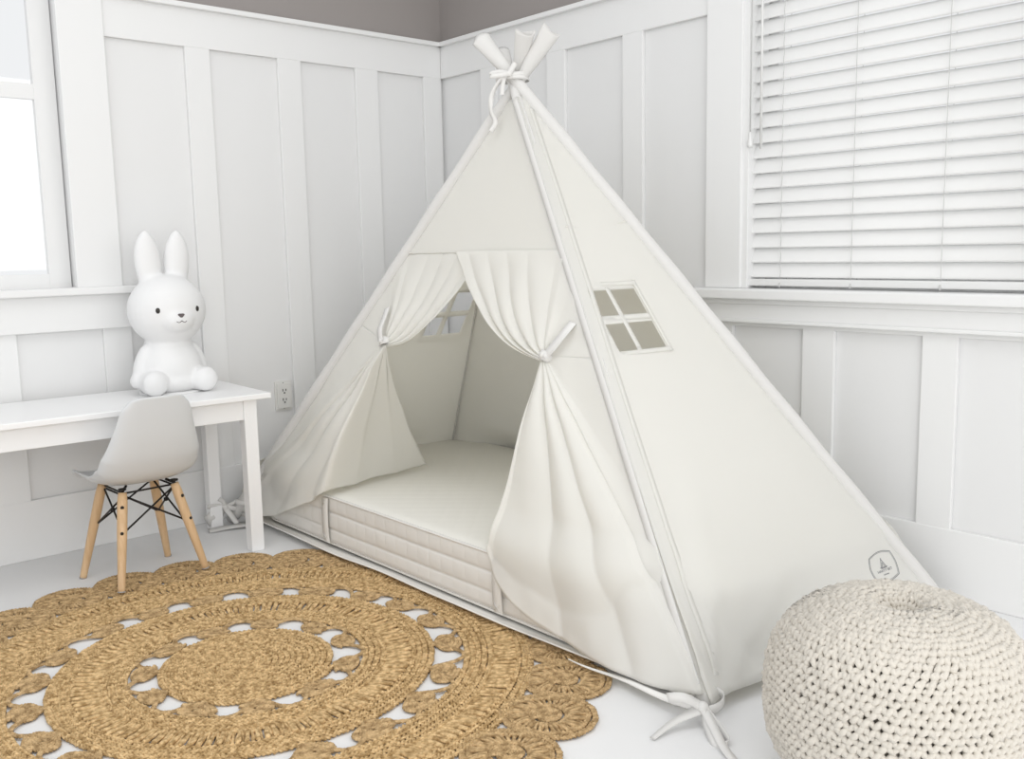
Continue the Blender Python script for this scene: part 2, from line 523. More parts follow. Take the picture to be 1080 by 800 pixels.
# poles in sleeves: each passes a little beside the crossing
crossoff = {'FL': (0.004, -0.026, 0.0), 'FR': (-0.012, -0.008, -0.016), 'BR': (-0.016, -0.008, 0.012), 'BL': (0.024, 0.012, 0.0)}
tips = {'FL': 0.175, 'FR': 0.155, 'BR': 0.165, 'BL': 0.165}
prad = {'FL': 0.0215, 'FR': 0.0175, 'BR': 0.0215, 'BL': 0.0190}
poles = {}
for key, foot in (('FL', FL), ('FR', FR), ('BR', BR), ('BL', BL)):
    a = A + np.array(crossoff[key])
    d = unit(a - foot)
    Ltot = np.linalg.norm(a - foot) + tips[key]
    start = 0.012
    ts = np.concatenate([np.linspace(start, Ltot - 0.16, 60), np.linspace(Ltot - 0.15, Ltot, 16)])
    P = foot[None] + d[None] * ts[:, None]
    P[:, 2] = np.maximum(P[:, 2], 0.012)
    wob = 0.0012 * np.sin(ts * 23 + len(key) * foot[0] * 9)
    k = np.clip((ts - (Ltot - 0.15)) / 0.15, 0, 1)
    rr = np.full(len(ts), prad[key]) + wob
    neck = np.exp(-((ts - (Ltot - tips[key])) / 0.05) ** 2)
    rr = rr - 0.005 * neck
    rr = rr * (1 - 0.28 * k) + 0.009 * k ** 1.6
    fs = 1 + 0.35 * k
    fn = 1 - 0.5 * k
    # open sleeve end: go back inside
    P = np.vstack([P, P[-1:] - d * 0.002, P[-1:] - d * 0.03])
    rr = np.concatenate([rr, [rr[-1] - 0.003, rr[-1] - 0.006]])
    fs = np.concatenate([fs, [fs[-1]] * 2])
    fn = np.concatenate([fn, [fn[-1]] * 2])
    T = np.tile(d, (len(P), 1))
    # manual frames (direction reversal at the lip)
    ref = np.array((0.75, -0.66, 0.0))
    N_ = unit(np.cross(d, ref))
    S_ = unit(np.cross(N_, d))
    sides = 18
    aa = np.arange(sides) / sides * 2 * PI
    lip = 1 + 0.10 * np.sin(3 * aa + foot[0] * 7)[None] * np.concatenate([k, [1, 1]])[:, None]
    vs = P[:, None] + S_[None, None] * ((rr * fs)[:, None] * np.cos(aa) * lip)[..., None] + N_[None, None] * ((rr * fn)[:, None] * np.sin(aa) * lip)[..., None]
    vs[-3:] += d[None, None] * (0.006 * np.sin(2 * aa + 1.0 + foot[1]))[None, :, None]
    mb = MB()
    mb.add(vs.reshape(-1, 3), grid_faces(len(P), sides, False, True))
    mb.add([P[0]], np.zeros((0, 3), int))
    kk = np.arange(sides)
    mb.f.append(np.stack([np.full(sides, len(P) * sides), (kk + 1) % sides, kk], -1))
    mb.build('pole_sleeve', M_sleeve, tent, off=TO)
    # the wooden pole inside, seen down the open end
    mb = MB()
    tube(mb, [foot + d * 0.03, foot + d * (Ltot - 0.028)], 0.0105, 12)
    mb.build('pole', M_wood, tent, off=TO)
    poles[key] = (foot, a, d)

def edge(key, t):
    f, a, d = poles[key]
    return f + (a - f) * t

def edge_out(key, t, n_):
    if key == 'FR':     # both neighbouring panels meet in one sharp corner outside the pole
        return edge(key, t) + (nF + nE) * 0.0195 / (1 + nF @ nE)
    return edge(key, t) + n_ * {'FR': 0.0155, 'FL': 0.002, 'BR': 0.002, 'BL': -0.021}[key]

def npn(p, q, r):
    return unit(np.cross(q - p, r - p))

nF = npn(A, FL, FR)
if nF[0] > 0:
    nF = -nF
nE = npn(A, FR, BR)
if nE[1] > 0:
    nE = -nE
nL = npn(A, FL, BL)
if nL[1] < 0:
    nL = -nL

# ---- upper front panel : apex down to the seam
TS = 0.655     # seam height parameter on the poles
def bary_panel(name, k1, k2, t0, t1, normal, bulge, nu=40, nv=40, low=None, m=M_cloth):
    mb = MB()
    vs = np.zeros((nu, nv, 3))
    for i, t in enumerate(np.linspace(t0, t1, nu)):
        p, q = edge_out(k1, t, normal), edge_out(k2, t, normal)
        for j, s in enumerate(np.linspace(0, 1, nv)):
            v = p + (q - p) * s
            b = bulge * math.sin(PI * s)
            b += 0.0025 * noise.noise(V((v[0] * 5, v[1] * 5, v[2] * 4)))
            vs[i, j] = v - normal * b
    if low is not None:
        vs = low(vs)
    mb.add(vs.reshape(-1, 3), grid_faces(nu, nv))
    return mb
def seam_dip(vs):
    return vs
o = bary_panel('front_panel', 'FL', 'FR', 0.962, TS - 0.004, nF, 0.004).build('front_panel', M_cloth, tent, off=TO)
solid(o, 0.0018)
# seam bead
mb = MB()
pts = [edge_out('FL', TS, nF) + (edge_out('FR', TS, nF) - edge_out('FL', TS, nF)) * s + nF * (0.0022 - 0.004 * math.sin(PI * s) + 0.0006 * math.sin(s * 90)) for s in np.linspace(0.01, 0.99, 60)]
tube(mb, pts, 0.0022, 6)
seam = mb.build('seam', M_cloth, tent, off=TO)

mb = MB()
_a, _b = edge('FR', 0.700), edge('BR', 0.705)
P = [_a + nE * 0.019 + (_b - _a) * q + nE * (0.002 - 0.004 * math.sin(PI * q) - 0.014 * q) + np.array((0, 0, -0.012 * math.sin(PI * q))) for q in np.linspace(0.05, 0.97, 40)]
tube(mb, P, 0.0016, 6)
SEAM_END = mb
# ---- curtains
def smooth(a, b, x):
    t = np.clip((x - a) / (b - a), 0, 1)
    return t * t * (3 - 2 * t)

def resample(pts, n):
    P = np.asarray(pts, float)
    d = np.concatenate([[0], np.cumsum(np.linalg.norm(np.diff(P, axis=0), axis=1))])
    s = np.linspace(0, d[-1], n)
    return np.stack([np.interp(s, d, P[:, k]) for k in range(3)], -1), s / d[-1]

def matt_front(y):
    if y < -1.866:
        return -0.756 - math.sqrt(max(0.0, 0.09 - (y + 1.866) ** 2))
    if y > -0.275:
        return -0.896 - math.sqrt(max(0.0, 0.0256 - (y + 0.275) ** 2))
    return -1.056
def matt_end(x):
    if x < -0.756:
        return -1.866 - math.sqrt(max(0.0, 0.09 - (x + 0.756) ** 2))
    return -2.166

def upper_fan(tie, gdir, polekey, tpole, seam_s, side, free_sag, folds, amp, name, front=0.0):
    """threads from the pole edge / seam to the gather point"""
    K = 150
    R = 60
    pole_pts = [edge_out(polekey, t, nF) for t in np.linspace(tpole, TS, 26)]
    p, q = edge_out('FL', TS, nF), edge_out('FR', TS, nF)
    s0 = 0.0 if polekey == 'FL' else 1.0
    seam_pts = [p + (q - p) * s for s in np.linspace(s0, seam_s, 40)]
    out, _ = resample(pole_pts + seam_pts[1:], K)
    np_frac = 0.30
    S = np.linspace(0, 1, K)
    T = np.linspace(0, 1, R)
    vs = np.zeros((K, R, 3))
    dn = np.array((0, 0, -1.0))
    for i in range(K):
        s = S[i]
        g = tie + gdir * (0.5 - s) * 0.034 * smooth(0, 0.2, s)
        w = smooth(0.22, 0.85, s)
        z0_ = smooth(0, 0.12, s)
        for j in range(R):
            t = T[j]
            v = g + (out[i] - g) * t
            sag = 4 * t * (1 - t)
            v = v + free_sag * (w ** 2.2) * sag * (1 + 0.35 * (1 - 2 * t))
            env = (w ** 0.8) * min(1.0, t * 7 + 0.12) * (1 - t) ** 0.55
            ph = folds * 2 * PI * (s ** 1.4)
            fold = 1.7 * abs(math.cos(ph / 2 + 0.3 * math.sin(ph * 0.23) + 0.5 * t)) ** 0.8 - 0.9
            v = v + nF * (amp * env * fold + 0.010 * env)
            v = v - nF * 0.004 * (1 - w) * sag * z0_
            v = v + nF * 0.006 * noise.noise(V((v[0] * 9, v[1] * 9, v[2] * 9))) * min(1, sag * 2) * z0_
            v = v + nF * front * w
            vs[i, j] = v
    # rolled free edge
    mb = MB()
    mb.add(vs.reshape(-1, 3), grid_faces(K, R))
    return mb, vs

def lower_fan(tie, gdir, polekey, tpole, tfoot, hem, keep, folds, amp, sway, xlim=-1.070):
    K = 170
    R = 80
    pole_pts = [edge_out(polekey, t, nF) for t in np.linspace(tpole, tfoot, 26)]
    hem = catmull([pole_pts[-1]] + list(hem), 80)
    out, S = resample(pole_pts + list(hem[1:]), K)
    lp = np.linalg.norm(np.diff(np.array(pole_pts), axis=0), axis=1).sum()
    lh = np.linalg.norm(np.diff(hem, axis=0), axis=1).sum()
    sc = lp / (lp + lh)
    T = np.linspace(0, 1, R)
    vs = np.zeros((K, R, 3))
    for i in range(K):
        s = S[i]
        z0_ = smooth(0, 0.10, s)
        g = tie + (gdir * (0.5 - s) * 0.030 - zF * 0.010) * z0_
        w = smooth(sc * 0.35, sc + 0.25, s)
        for j in range(R):
            t = T[j]
            v = g + (out[i] - g) * t
            env = w * min(1.0, t * 5 + 0.15) * (1 - 0.45 * t)
            if s < sc:
                env *= (1 - t) ** 0.5
            ph = folds * 2 * PI * ((s - sc * 0.4) / (1 - sc * 0.4)) if s > sc * 0.4 else 0
            fold = 1.7 * abs(math.cos(ph / 2 + 0.35 * math.sin(ph * 0.31 + 1.0) + 0.25 * t)) ** 0.85 - 0.9
            v = v + nF * (amp * env * fold * (0.35 + 0.65 * t ** 0.6) + 0.012 * env)
            v = v + sway * (w * 4 * t * (1 - t))
            v = v - nF * 0.005 * (1 - w) * 4 * t * (1 - t) * z0_
            v = v + nF * 0.010 * noise.noise(V((v[0] * 6, v[1] * 6, v[2] * 6 + 3))) * min(1, 4 * t * (1 - t) * 1.5) * z0_
            # creases where it brushes the mattress edge
            cr = noise.noise(V((v[1] * 16, v[2] * 14, 1.7)))
            v = v + nF * 0.006 * cr * smooth(0.5, 0.15, v[2]) * w
            # keep outside the mattress
            kz = smooth(0.34, 0.20, v[2]) * keep(s) * smooth(0, 0.07, s)
            xl = matt_front(v[1]) - 0.014
            if v[0] > xl - 0.006 * fold * w:
                v[0] += (xl - 0.006 * fold * w - v[0]) * kz
            vs[i, j] = v
    mb = MB()
    mb.add(vs.reshape(-1, 3), grid_faces(K, R))
    return mb

TL = np.array([-0.872, -0.828, 0.715]) + nF * 0.032
TR = np.array([-0.840, -1.566, 0.717]) + nF * 0.034
gF = unit(np.cross(nF, np.array((0, 0, 1.0))))
if gF[1] > 0:
    gF = -gF            # pointing to -Y (towards the near pole)
zF = unit(np.cross(nF, gF))
if zF[2] < 0:
    zF = -zF

SP = 0.383
# left curtain
cl = bpy.data.objects.new('curtain', None)
mbu, _ = upper_fan(TL, zF, 'FL', 0.50, SP + 0.17, -1, np.array((-0.005, -0.010, -0.062)), 7.0, 0.011, 'curtain', -0.004)
K = 1
mbl = lower_fan(TL, -gF, 'FL', 0.50, 0.035,
                [(-1.085, -0.235, 0.05), (-1.078, -0.42, 0.10), (-1.074, -0.60, 0.175), (-1.066, -0.70, 0.2235),
                 (-0.90, -0.665, 0.2235), (-0.75, -0.64, 0.224), (-0.59, -0.628, 0.225)],
                lambda s: 1 - smooth(0.60, 0.74, s), 7.0, 0.019, np.array((-0.015, 0, 0)))
# merge both halves of each curtain into one mesh
def merge(a, b):
    m_ = MB()
    for src in (a, b):
        base = m_.n
        for v_ in src.v:
            m_.v.append(v_)
        for f_ in src.f:
            m_.f.append(f_ + base)
        m_.n += src.n
    return m_
cur_l = merge(mbu, mbl).build('curtain', M_cloth, tent, off=TO)
solid(cur_l, 0.0016)
mbu, _ = upper_fan(TR, zF, 'FR', 0.47, SP - 0.008, 1, np.array((-0.01, 0.042, -0.040)), 7.0, 0.012, 'curtain', 0.010)
mbl = lower_fan(TR, gF, 'FR', 0.47, 0.02,
                [(-1.082, -2.10, 0.036), (-1.080, -1.912, 0.045), (-1.078, -1.709, 0.082), (-1.076, -1.60, 0.128),
                 (-1.074, -1.555, 0.172), (-1.070, -1.533, 0.222)],
                lambda s: 1.0, 4.6, 0.019, np.array((-0.012, -0.016, 0)))
cur_r = merge(mbu, mbl).build('curtain', M_cloth, tent, off=TO)
solid(cur_r, 0.0016)

# tie-backs: a band round each gather plus a strap to the panel
def tieback(tie, strap_pts, strap_w):
    mb = MB()
    a = np.linspace(0, 2 * PI, 40, endpoint=False)
    rx, rn = 0.021, 0.017
    ax = unit(zF + 0.35 * (gF if strap_w > 0 else -gF))
    e1 = unit(np.cross(ax, nF))
    for k in range(2):
        ring = []
        for t in a:
            ring.append(tie + e1 * math.cos(t) * (rx - 0.001 * k) + nF * math.sin(t) * rn + ax * (0.004 * (k * 2 - 1)) * math.sin(t))
        ring = np.array(ring + [ring[0], ring[1]])
        ribbon(mb, ring, 0.019, ax, 60)
    kn = tie + nF * 0.017
    tube(mb, [kn - ax * 0.009, kn, kn + ax * 0.009], [0.005, 0.0065, 0.005], 10)
    ribbon(mb, strap_pts, 0.025, np.cross(np.array(strap_pts[-1]) - np.array(strap_pts[0]), nF), 30)
    return mb
mb = tieback(TL, [TL + nF * 0.019 + zF * 0.0, TL + nF * 0.024 + zF * 0.035 - gF * 0.010, TL + nF * 0.012 + zF * 0.075 - gF * 0.018, TL - nF * 0.004 + zF * 0.115 - gF * 0.034], -1)
mb.build('tieback', M_ribbon, tent, off=TO, smooth=False)
mb = tieback(TR, [TR + nF * 0.014 + gF * 0.012, TR + nF * 0.016 + gF * 0.035 + zF * 0.025, TR + nF * 0.010 + gF * 0.058 + zF * 0.065, TR - nF * 0.008 + gF * 0.066 + zF * 0.10], 1)
mb.build('tieback', M_ribbon, tent, off=TO, smooth=False)

# ---- side panels with a cut-out window
def panel_with_window(k1, k2, normal, win, zlow, push, name, tlow=0.012, bulge=0.006, woff=0.0):
    bm = bmesh.new()
    nu, nv = 90, 70
    rows = []
    for t in np.linspace(0.962, tlow, nu):
        p, q = edge_out(k1, t, normal), edge_out(k2, t, normal)
        row = []
        for s in np.linspace(0, 1, nv):
            v = p + (q - p) * s
            v = v - normal * bulge * math.sin(PI * s)
            row.append(bm.verts.new(v))
        rows.append(row)
    for i in range(nu - 1):
        for j in range(nv - 1):
            bm.faces.new((rows[i][j], rows[i][j + 1], rows[i + 1][j + 1], rows[i + 1][j]))
    x0, x1, z0, z1, bw = win
    xm, zm = x0 + (x1 - x0) * 0.43, (z0 + z1) / 2
    xs = [x0, xm - bw, xm + bw, x1]
    zs = [z0, zm - bw, zm + bw, z1]
    for x in xs:
        bmesh.ops.bisect_plane(bm, geom=list(bm.verts) + list(bm.edges) + list(bm.faces), plane_co=(x, 0, 0), plane_no=(1, 0, 0))
    for z in zs:
        bmesh.ops.bisect_plane(bm, geom=list(bm.verts) + list(bm.edges) + list(bm.faces), plane_co=(0, 0, z), plane_no=(0, 0, 1))
    kill = []
    for f in bm.faces:
        c = f.calc_center_median()
        if (xs[0] < c.x < xs[1] or xs[2] < c.x < xs[3]) and (zs[0] < c.z < zs[1] or zs[2] < c.z < zs[3]):
            kill.append(f)
    bmesh.ops.delete(bm, geom=kill, context='FACES')
    frame_verts = None
    for v in bm.verts:
        push(v)
    for v in bm.verts:
        v.co -= V(TO)
    o = bm_obj(name, bm, M_cloth, tent, smooth=True)
    solid(o, 0.0018)
    # ribbon frame round the opening, slightly proud on the outside
    def on(x, z, lift):
        # point of the panel plane at x,z
        n_ = normal
        c_ = A
        y = c_[1] - ((x - c_[0]) * n_[0] + (z - c_[2]) * n_[2]) / n_[1]
        v = np.array((x, y, z))
        sfrac = 0.5
        return v - normal * bulge * 0.92 + normal * (lift + woff)
    mb = MB()
    fw_ = 0.013
    def strip(xa, za, xb, zb, w, lift):
        n = 24
        P = np.array([on(xa + (xb - xa) * t, za + (zb - za) * t, lift) for t in np.linspace(0, 1, n)])
        wd = np.array((0, 0, 1.0)) if abs(zb - za) < abs(xb - xa) else np.array((1.0, 0, 0))
        ribbon(mb, P, w, wd - normal * np.dot(wd, normal), n, 0.0012)
    for zz in (z0 - fw_ / 2 - 0.003, z1 + fw_ / 2 + 0.003):
        strip(x0 - fw_ - 0.003, zz, x1 + fw_ + 0.003, zz, fw_, 0.0025)
    for xx in (x0 - fw_ / 2 - 0.003, x1 + fw_ / 2 + 0.003):
        strip(xx, z0 - fw_ - 0.003, xx, z1 + fw_ + 0.003, fw_, 0.003)
    strip(xm, z0, xm, z1, bw * 2, 0.0027)
    strip(x0, zm, x1, zm, bw * 2, 0.0022)
    mb.build('window_trim', M_cloth, o, off=TO)
    return o

def push_end(v):
    # drape over the end of the mattress
    z = v.co.z
    x = v.co.x
    me_ = matt_end(x) - 0.016
    lim = me_ - 0.085 * max(0.0, (0.21 - z)) / 0.21
    if z < 0.21:
        side = 1.0
        if v.co.y > lim:
            v.co.y += (lim - v.co.y) * side
        rp = 0.006 * math.sin(x * 34 + z * 12) * smooth(-0.60, -0.9, x) + 0.006 * math.sin(x * 11 + 1)
        v.co.y -= max(0, rp + 0.004) * smooth(0.21, 0.10, z) * side
    else:
        k = smooth(0.34, 0.20, z)
        lim2 = me_ + (z - 0.21) * 0.72
        if v.co.y > lim2 - 0.0:
            v.co.y += (lim2 - v.co.y) * k
    # soft fan folds from the near foot
    dx, dz = x + 1.04, z
    r = math.hypot(dx, dz)
    an = math.atan2(dz, max(dx, 1e-4))
    v.co.y -= 0.009 * max(0, math.sin(an * 14 + 0.5)) * smooth(0.75, 0.15, r) * smooth(0.03, 0.12, r)
    v.co.y -= 0.004 * noise.noise(V((x * 4, z * 4, 2.2))) * smooth(1.3, 0.9, z)
    if v.co.z < 0.012:
        v.co.z = 0.012

end_panel = panel_with_window('FR', 'BR', nE, (-0.762, -0.580, 0.738, 0.900, 0.008), 0, push_end, 'end_panel', woff=0.0150)

SEAM_END.build('seam', M_cloth, end_panel, off=TO)
def push_left(v):
    z = v.co.z
    k = float(smooth(0.30, 0.19, z) * smooth(-0.30, -0.55, v.co.x))
    v.co.y += k * max(0.0, -0.095 - v.co.y)
    v.co.y += 0.004 * noise.noise(V((v.co.x * 4, z * 4, 5.2)))
    v.co.y = min(v.co.y, -0.03)
    if v.co.z < 0.012:
        v.co.z = 0.012
head_panel = panel_with_window('BL', 'FL', nL, (-0.565, -0.390, 0.705, 0.865, 0.008), 0, push_left, 'head_panel', woff=-0.008)

nB = npn(A, BL, BR)
if nB[0] < 0:
    nB = -nB
def low_back(vs):
    k = smooth(0.30, 0.19, vs[..., 2]) * smooth(-0.30, -0.55, vs[..., 1])
    vs[..., 0] = vs[..., 0] + k * np.maximum(0, -0.085 - vs[..., 0])
    vs[..., 2] = np.maximum(vs[..., 2], 0.012)
    return vs
o = bary_panel('back_panel', 'BL', 'BR', 0.962, 0.012, nB, 0.005, 60, 60, low_back).build('back_panel', M_cloth, tent, off=TO)
solid(o, 0.0018)

# interior corner seams (piping along the back poles)
for key in ('BL', 'BR'):
    mb = MB()
    pts = [edge(key, t) + np.array((-0.028, -0.028 if key == 'BL' else 0.028, 0)) for t in np.linspace(0.08, 0.9, 20)]
    tube(mb, pts, 0.004, 6)
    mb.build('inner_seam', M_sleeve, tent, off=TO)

mb = MB()
P = np.array([edge_out('FR', t, nF) + unit(FL - FR) * 0.011 + nF * 0.0030 for t in np.linspace(0.03, 0.955, 60)])
ribbon(mb, P, 0.021, unit(FL - FR), 90, 0.0016)
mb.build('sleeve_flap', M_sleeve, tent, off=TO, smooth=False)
# double-layer edge of the fabric beside the near pole, lying on the end panel
bpy.context.view_layer.update()
from mathutils.bvhtree import BVHTree
_bvh = BVHTree.FromObject(end_panel, bpy.context.evaluated_depsgraph_get())
P = []
for t in np.linspace(0.045, 0.95, 90):
    e_ = edge('FR', t)
    x_ = e_[0] + 0.030
    h_ = _bvh.ray_cast(V((x_ - TO[0], -3.0 - TO[1], e_[2])), V((0, 1, 0)))
    if h_[0] is not None:
        P.append((x_, h_[0].y + TO[1] - 0.0012, e_[2]))
mb = MB()
ribbon(mb, P, 0.016, (1, 0, 0), 100, 0.0016)
mb.build('sleeve_flap', M_cloth, tent, off=TO)

# ground sheet with a lip showing in front of the mattress
mb = MB()
nu, nv = 26, 120
vs = np.zeros((nu, nv, 3))
for i, u in enumerate(np.linspace(0, 1, nu)):
    for j, w in enumerate(np.linspace(0, 1, nv)):
        y = -0.12 + (-2.205 + 0.12) * w
        xf = -1.084 + 0.008 * math.sin(w * 17) * (1 - w) + 0.020 * w + 0.018 * smooth(0.80, 1.0, w)
        x = xf + (-0.11 - xf) * u
        z = 0.0205 + 0.0012 * math.sin(w * 31 + 1.2) * math.exp(-u * 40) + 0.004 * math.exp(-u * 60)
        vs[i, j] = (x, y, z)
mb.add(vs.reshape(-1, 3), grid_faces(nu, nv))
gs = mb.build('ground_sheet', M_sheet, tent, off=TO)
solid(gs, 0.0022, 0)
mb = MB()
tube(mb, vs[0] + np.array((0, 0, 0.001)), 0.0030, 6)
mb.build('hem', M_sheet_hem, gs, off=TO)
# second lip towards the near foot: turned up hem of the front valance
mb = MB()
P = np.array([(-1.090 - 0.004 * math.sin(w * 9), -1.86 - 0.34 * w, 0.019 + 0.012 * w) for w in np.linspace(0, 1, 30)])
ribbon(mb, P, np.linspace(0.002, 0.016, 60), [(0.8, 0, 1), (1.0, 0, 1), (0.6, 0, 1)], 60, 0.0015)
mb.build('valance', M_sheet_hem, tent, off=TO, smooth=False)

# ties: at the crossing, at the near foot and at the far left foot
mb = MB()
c0 = A + np.array((-0.004, 0.0, 0.004))
rtv = np.array(rt)
a = np.linspace(0, 2 * PI, 40, endpoint=False)
for k in range(2):
    ring = np.array([c0 + rtv * 0.052 * math.cos(t) + np.array(fw) * 0.048 * math.sin(t) + np.array((0, 0, 0.006 * math.sin(t + k) + 0.004 * k)) for t in a])
    ring = np.vstack([ring, ring[:2]])
    ribbon(mb, ring, 0.014, (0, 0, 1), 70)
kn = c0 - rtv * 0.012 - np.array(fw) * 0.052
tube(mb, [kn - rtv * 0.010, kn, kn + rtv * 0.010], [0.006, 0.010, 0.006], 10)
f_ = np.array(fw)
# short stub up right, loop left, long tail hanging left
ribbon(mb, [kn, kn + rtv * 0.012 + np.array((0, 0, 0.018)), kn + rtv * 0.022 + np.array((0, 0, 0.034))], 0.016, rtv - np.array((0, 0, 0.4)), 12)
ribbon(mb, [kn, kn - rtv * 0.025 + np.array((0, 0, 0.006)), kn - rtv * 0.050 + np.array((0, 0, 0.002)), kn - rtv * 0.056 - f_ * 0.004 - np.array((0, 0, 0.006)), kn - rtv * 0.03 - f_ * 0.008 - np.array((0, 0, 0.006)), kn - f_ * 0.004], 0.015, (0, 0, 1), 30)
ribbon(mb, [kn, kn - rtv * 0.028 - np.array((0, 0, 0.020)), kn - rtv * 0.052 - np.array((0, 0, 0.060)), kn - rtv * 0.058 - np.array((0, 0, 0.110)), kn - rtv * 0.044 - np.array((0, 0, 0.145)), kn - rtv * 0.058 - np.array((0, 0, 0.172))],
       0.015, [rtv, rtv + f_, rtv + f_ * 0.6, rtv - f_, rtv, rtv + f_ * 0.3], 50)
ribbon(mb, [kn - rtv * 0.012, kn - rtv * 0.018 - np.array((0, 0, 0.03)), kn - rtv * 0.022 - np.array((0, 0, 0.062))], 0.013, rtv, 16)
mb.build('top_tie', M_ribbon, tent, off=TO, smooth=False)

mb = MB()   # near foot bow
kf = np.array((-1.085, -2.262, 0.040))
ring = []
for t in a:
    ring.append(np.array((-1.048, -2.245, 0.036)) + np.array((math.cos(t) * 0.040, math.sin(t) * 0.034, 0.006 * math.cos(t))))
ring = np.array(ring + ring[:2])
ribbon(mb, ring, 0.020, (0, 0, 1), 60)
tube(mb, [kf + (0.01, 0.008, 0), kf, kf + (-0.01, -0.008, 0)], [0.008, 0.013, 0.008], 10)
ribbon(mb, [kf, (-1.105, -2.250, 0.030), (-1.150, -2.232, 0.016), (-1.215, -2.230, 0.004)], np.linspace(0.030, 0.012, 30), [(0.2, 1, 0.5), (0, 1, 0.2), (0, 1, 0), (0, 1, 0)], 30)
ribbon(mb, [kf, (-1.115, -2.236, 0.062), (-1.128, -2.205, 0.056), (-1.112, -2.200, 0.046), kf + (0, 0, -0.004)], 0.020, (0.2, 0.6, 1), 30)
ribbon(mb, [kf, (-1.118, -2.315, 0.026), (-1.150, -2.368, 0.010), (-1.185, -2.440, 0.003)], 0.019, [(1, -0.4, 0.4), (1, -0.4, 0.1), (1, -0.4, 0), (1, -0.4, 0)], 30)
ribbon(mb, [kf, (-1.112, -2.290, 0.020), (-1.140, -2.335, 0.006), (-1.118, -2.350, 0.008), (-1.092, -2.300, 0.022), kf], 0.017, (0.4, -0.2, 1), 40)
mb.build('foot_tie', M_ribbon, tent, off=TO, smooth=False)

mb = MB()   # far left foot bow
kf = np.array((-1.165, -0.105, 0.075))
ring = np.array([edge('FL', 0.055) + gF * math.cos(t) * 0.030 + nF * math.sin(t) * 0.030 for t in list(a) + list(a[:2])])
ribbon(mb, ring, 0.018, zF, 60)
tube(mb, [kf + (0.01, 0, 0), kf, kf + (-0.01, 0, 0)], [0.006, 0.011, 0.006], 10)
ribbon(mb, [kf, (-1.195, -0.11, 0.088), (-1.235, -0.11, 0.092)], 0.018, (0.1, -0.4, 1), 16)
ribbon(mb, [kf, (-1.175, -0.115, 0.10), (-1.192, -0.115, 0.115)], 0.016, (1, -0.3, 0.4), 16)
ribbon(mb, [kf, (-1.150, -0.12, 0.045), (-1.134, -0.135, 0.012)], 0.020, (1, 0, 0.25), 16)
ribbon(mb, [kf, (-1.130, -0.115, 0.065), (-1.100, -0.115, 0.045), (-1.085, -0.12, 0.025)], 0.018, (0.3, -0.2, 1), 16)
ribbon(mb, [kf, (-1.13, -0.11, 0.088), (-1.115, -0.11, 0.095)], 0.014, (0.2, 0, 1), 12)
mb.build('foot_tie', M_ribbon, tent, off=TO, smooth=False)
# crumpled end of the fabric round the far left foot
mb = MB()
P = np.array([(-1.150, -0.085, 0.075), (-1.19, -0.09, 0.055), (-1.235, -0.10, 0.035)])
P = catmull(P, 20)
tube(mb, P, np.linspace(0.022, 0.024, 20) + 0.003 * np.sin(np.arange(20)), 14, flat=(0.6, 1.0))
mb.build('sleeve_end', M_sleeve, tent, off=TO)
# loose hem flap under the far left foot
mb = MB()
P = np.array([(-1.245, -0.13, 0.006), (-1.16, -0.15, 0.010), (-1.08, -0.19, 0.012)])
ribbon(mb, P, 0.035, (0.2, 1, 0.15), 24, 0.002)
mb.build('floor_flap', M_sleeve, tent, off=TO, smooth=False)

# printed label: outline badge, little tent drawing, two lines of lettering
def on_end(x, z, lift=0.004):
    hit = _bvh.ray_cast(V((x - TO[0], -3.0 - TO[1], z)), V((0, 1, 0)))
    return np.array((x, hit[0].y + TO[1] - lift, z))
c_b = (-0.226, 0.134)
tiltb = math.radians(-16)
def bpt(u, v, lift=0.0004):
    u, v = u * 1.30, v * 0.76
    x = c_b[0] + u * math.cos(tiltb) - v * math.sin(tiltb)
    z = c_b[1] + u * math.sin(tiltb) * 0.0 + v * math.cos(tiltb) 
    return on_end(x, z, lift)
mb = MB()
def badge(s):
    pts = []
    top = [(u, 0.036 + 0.010 * math.cos(u / 0.042 * PI / 2)) for u in np.linspace(-0.042, 0.042, 13)]
    right = [(0.042 + 0.006 * math.sin(PI * t), 0.036 - 0.072 * t) for t in np.linspace(0.08, 0.92, 9)]
    bot = [(u, -0.036 - 0.010 * math.cos(u / 0.042 * PI / 2)) for u in np.linspace(0.042, -0.042, 13)]
    left = [(-0.042 - 0.006 * math.sin(PI * t), -0.036 + 0.072 * t) for t in np.linspace(0.08, 0.92, 9)]
    return [bpt(u * s, v * s) for u, v in top + right + bot + left]
tube(mb, badge(1.0), 0.0009, 5, closed=True)
tube(mb, badge(0.93), 0.0005, 5, closed=True)
for pl_ in ([(-0.009, -0.002), (0.001, 0.024)], [(0.009, -0.002), (-0.001, 0.024)], [(-0.013, -0.003), (0.013, -0.003)],
            [(-0.004, -0.002), (0.0, 0.012), (0.004, -0.002)], [(-0.010, -0.0055), (0.010, -0.0055)]):
    tube(mb, [bpt(*p) for p in pl_], 0.0009, 5)
ink = mb.build('printed_badge', M_ink, end_panel, off=TO)
ink['label'] = 'grey printed badge with a small tent drawing and lettering'
def text_line(body, size, u, v):
    cu = bpy.data.curves.new('lettering', 'FONT')
    cu.body = body
    cu.size = size
    cu.align_x = 'CENTER'
    cu.extrude = 0.0003
    tmp = bpy.data.objects.new('tmp', cu)
    col.objects.link(tmp)
    dg = bpy.context.evaluated_depsgraph_get()
    me_ = bpy.data.meshes.new_from_object(tmp.evaluated_get(dg))
    bpy.data.objects.remove(tmp)
    bm = bmesh.new()
    bm.from_mesh(me_)
    for w_ in bm.verts:
        p = bpt(u + w_.co.x, v + w_.co.y, 0.0004 + w_.co.z)
        w_.co = V(p) - V(TO)
    bm_obj('lettering', bm, M_ink, end_panel)
text_line('HARTY BET', 0.0105, 0, -0.0160)
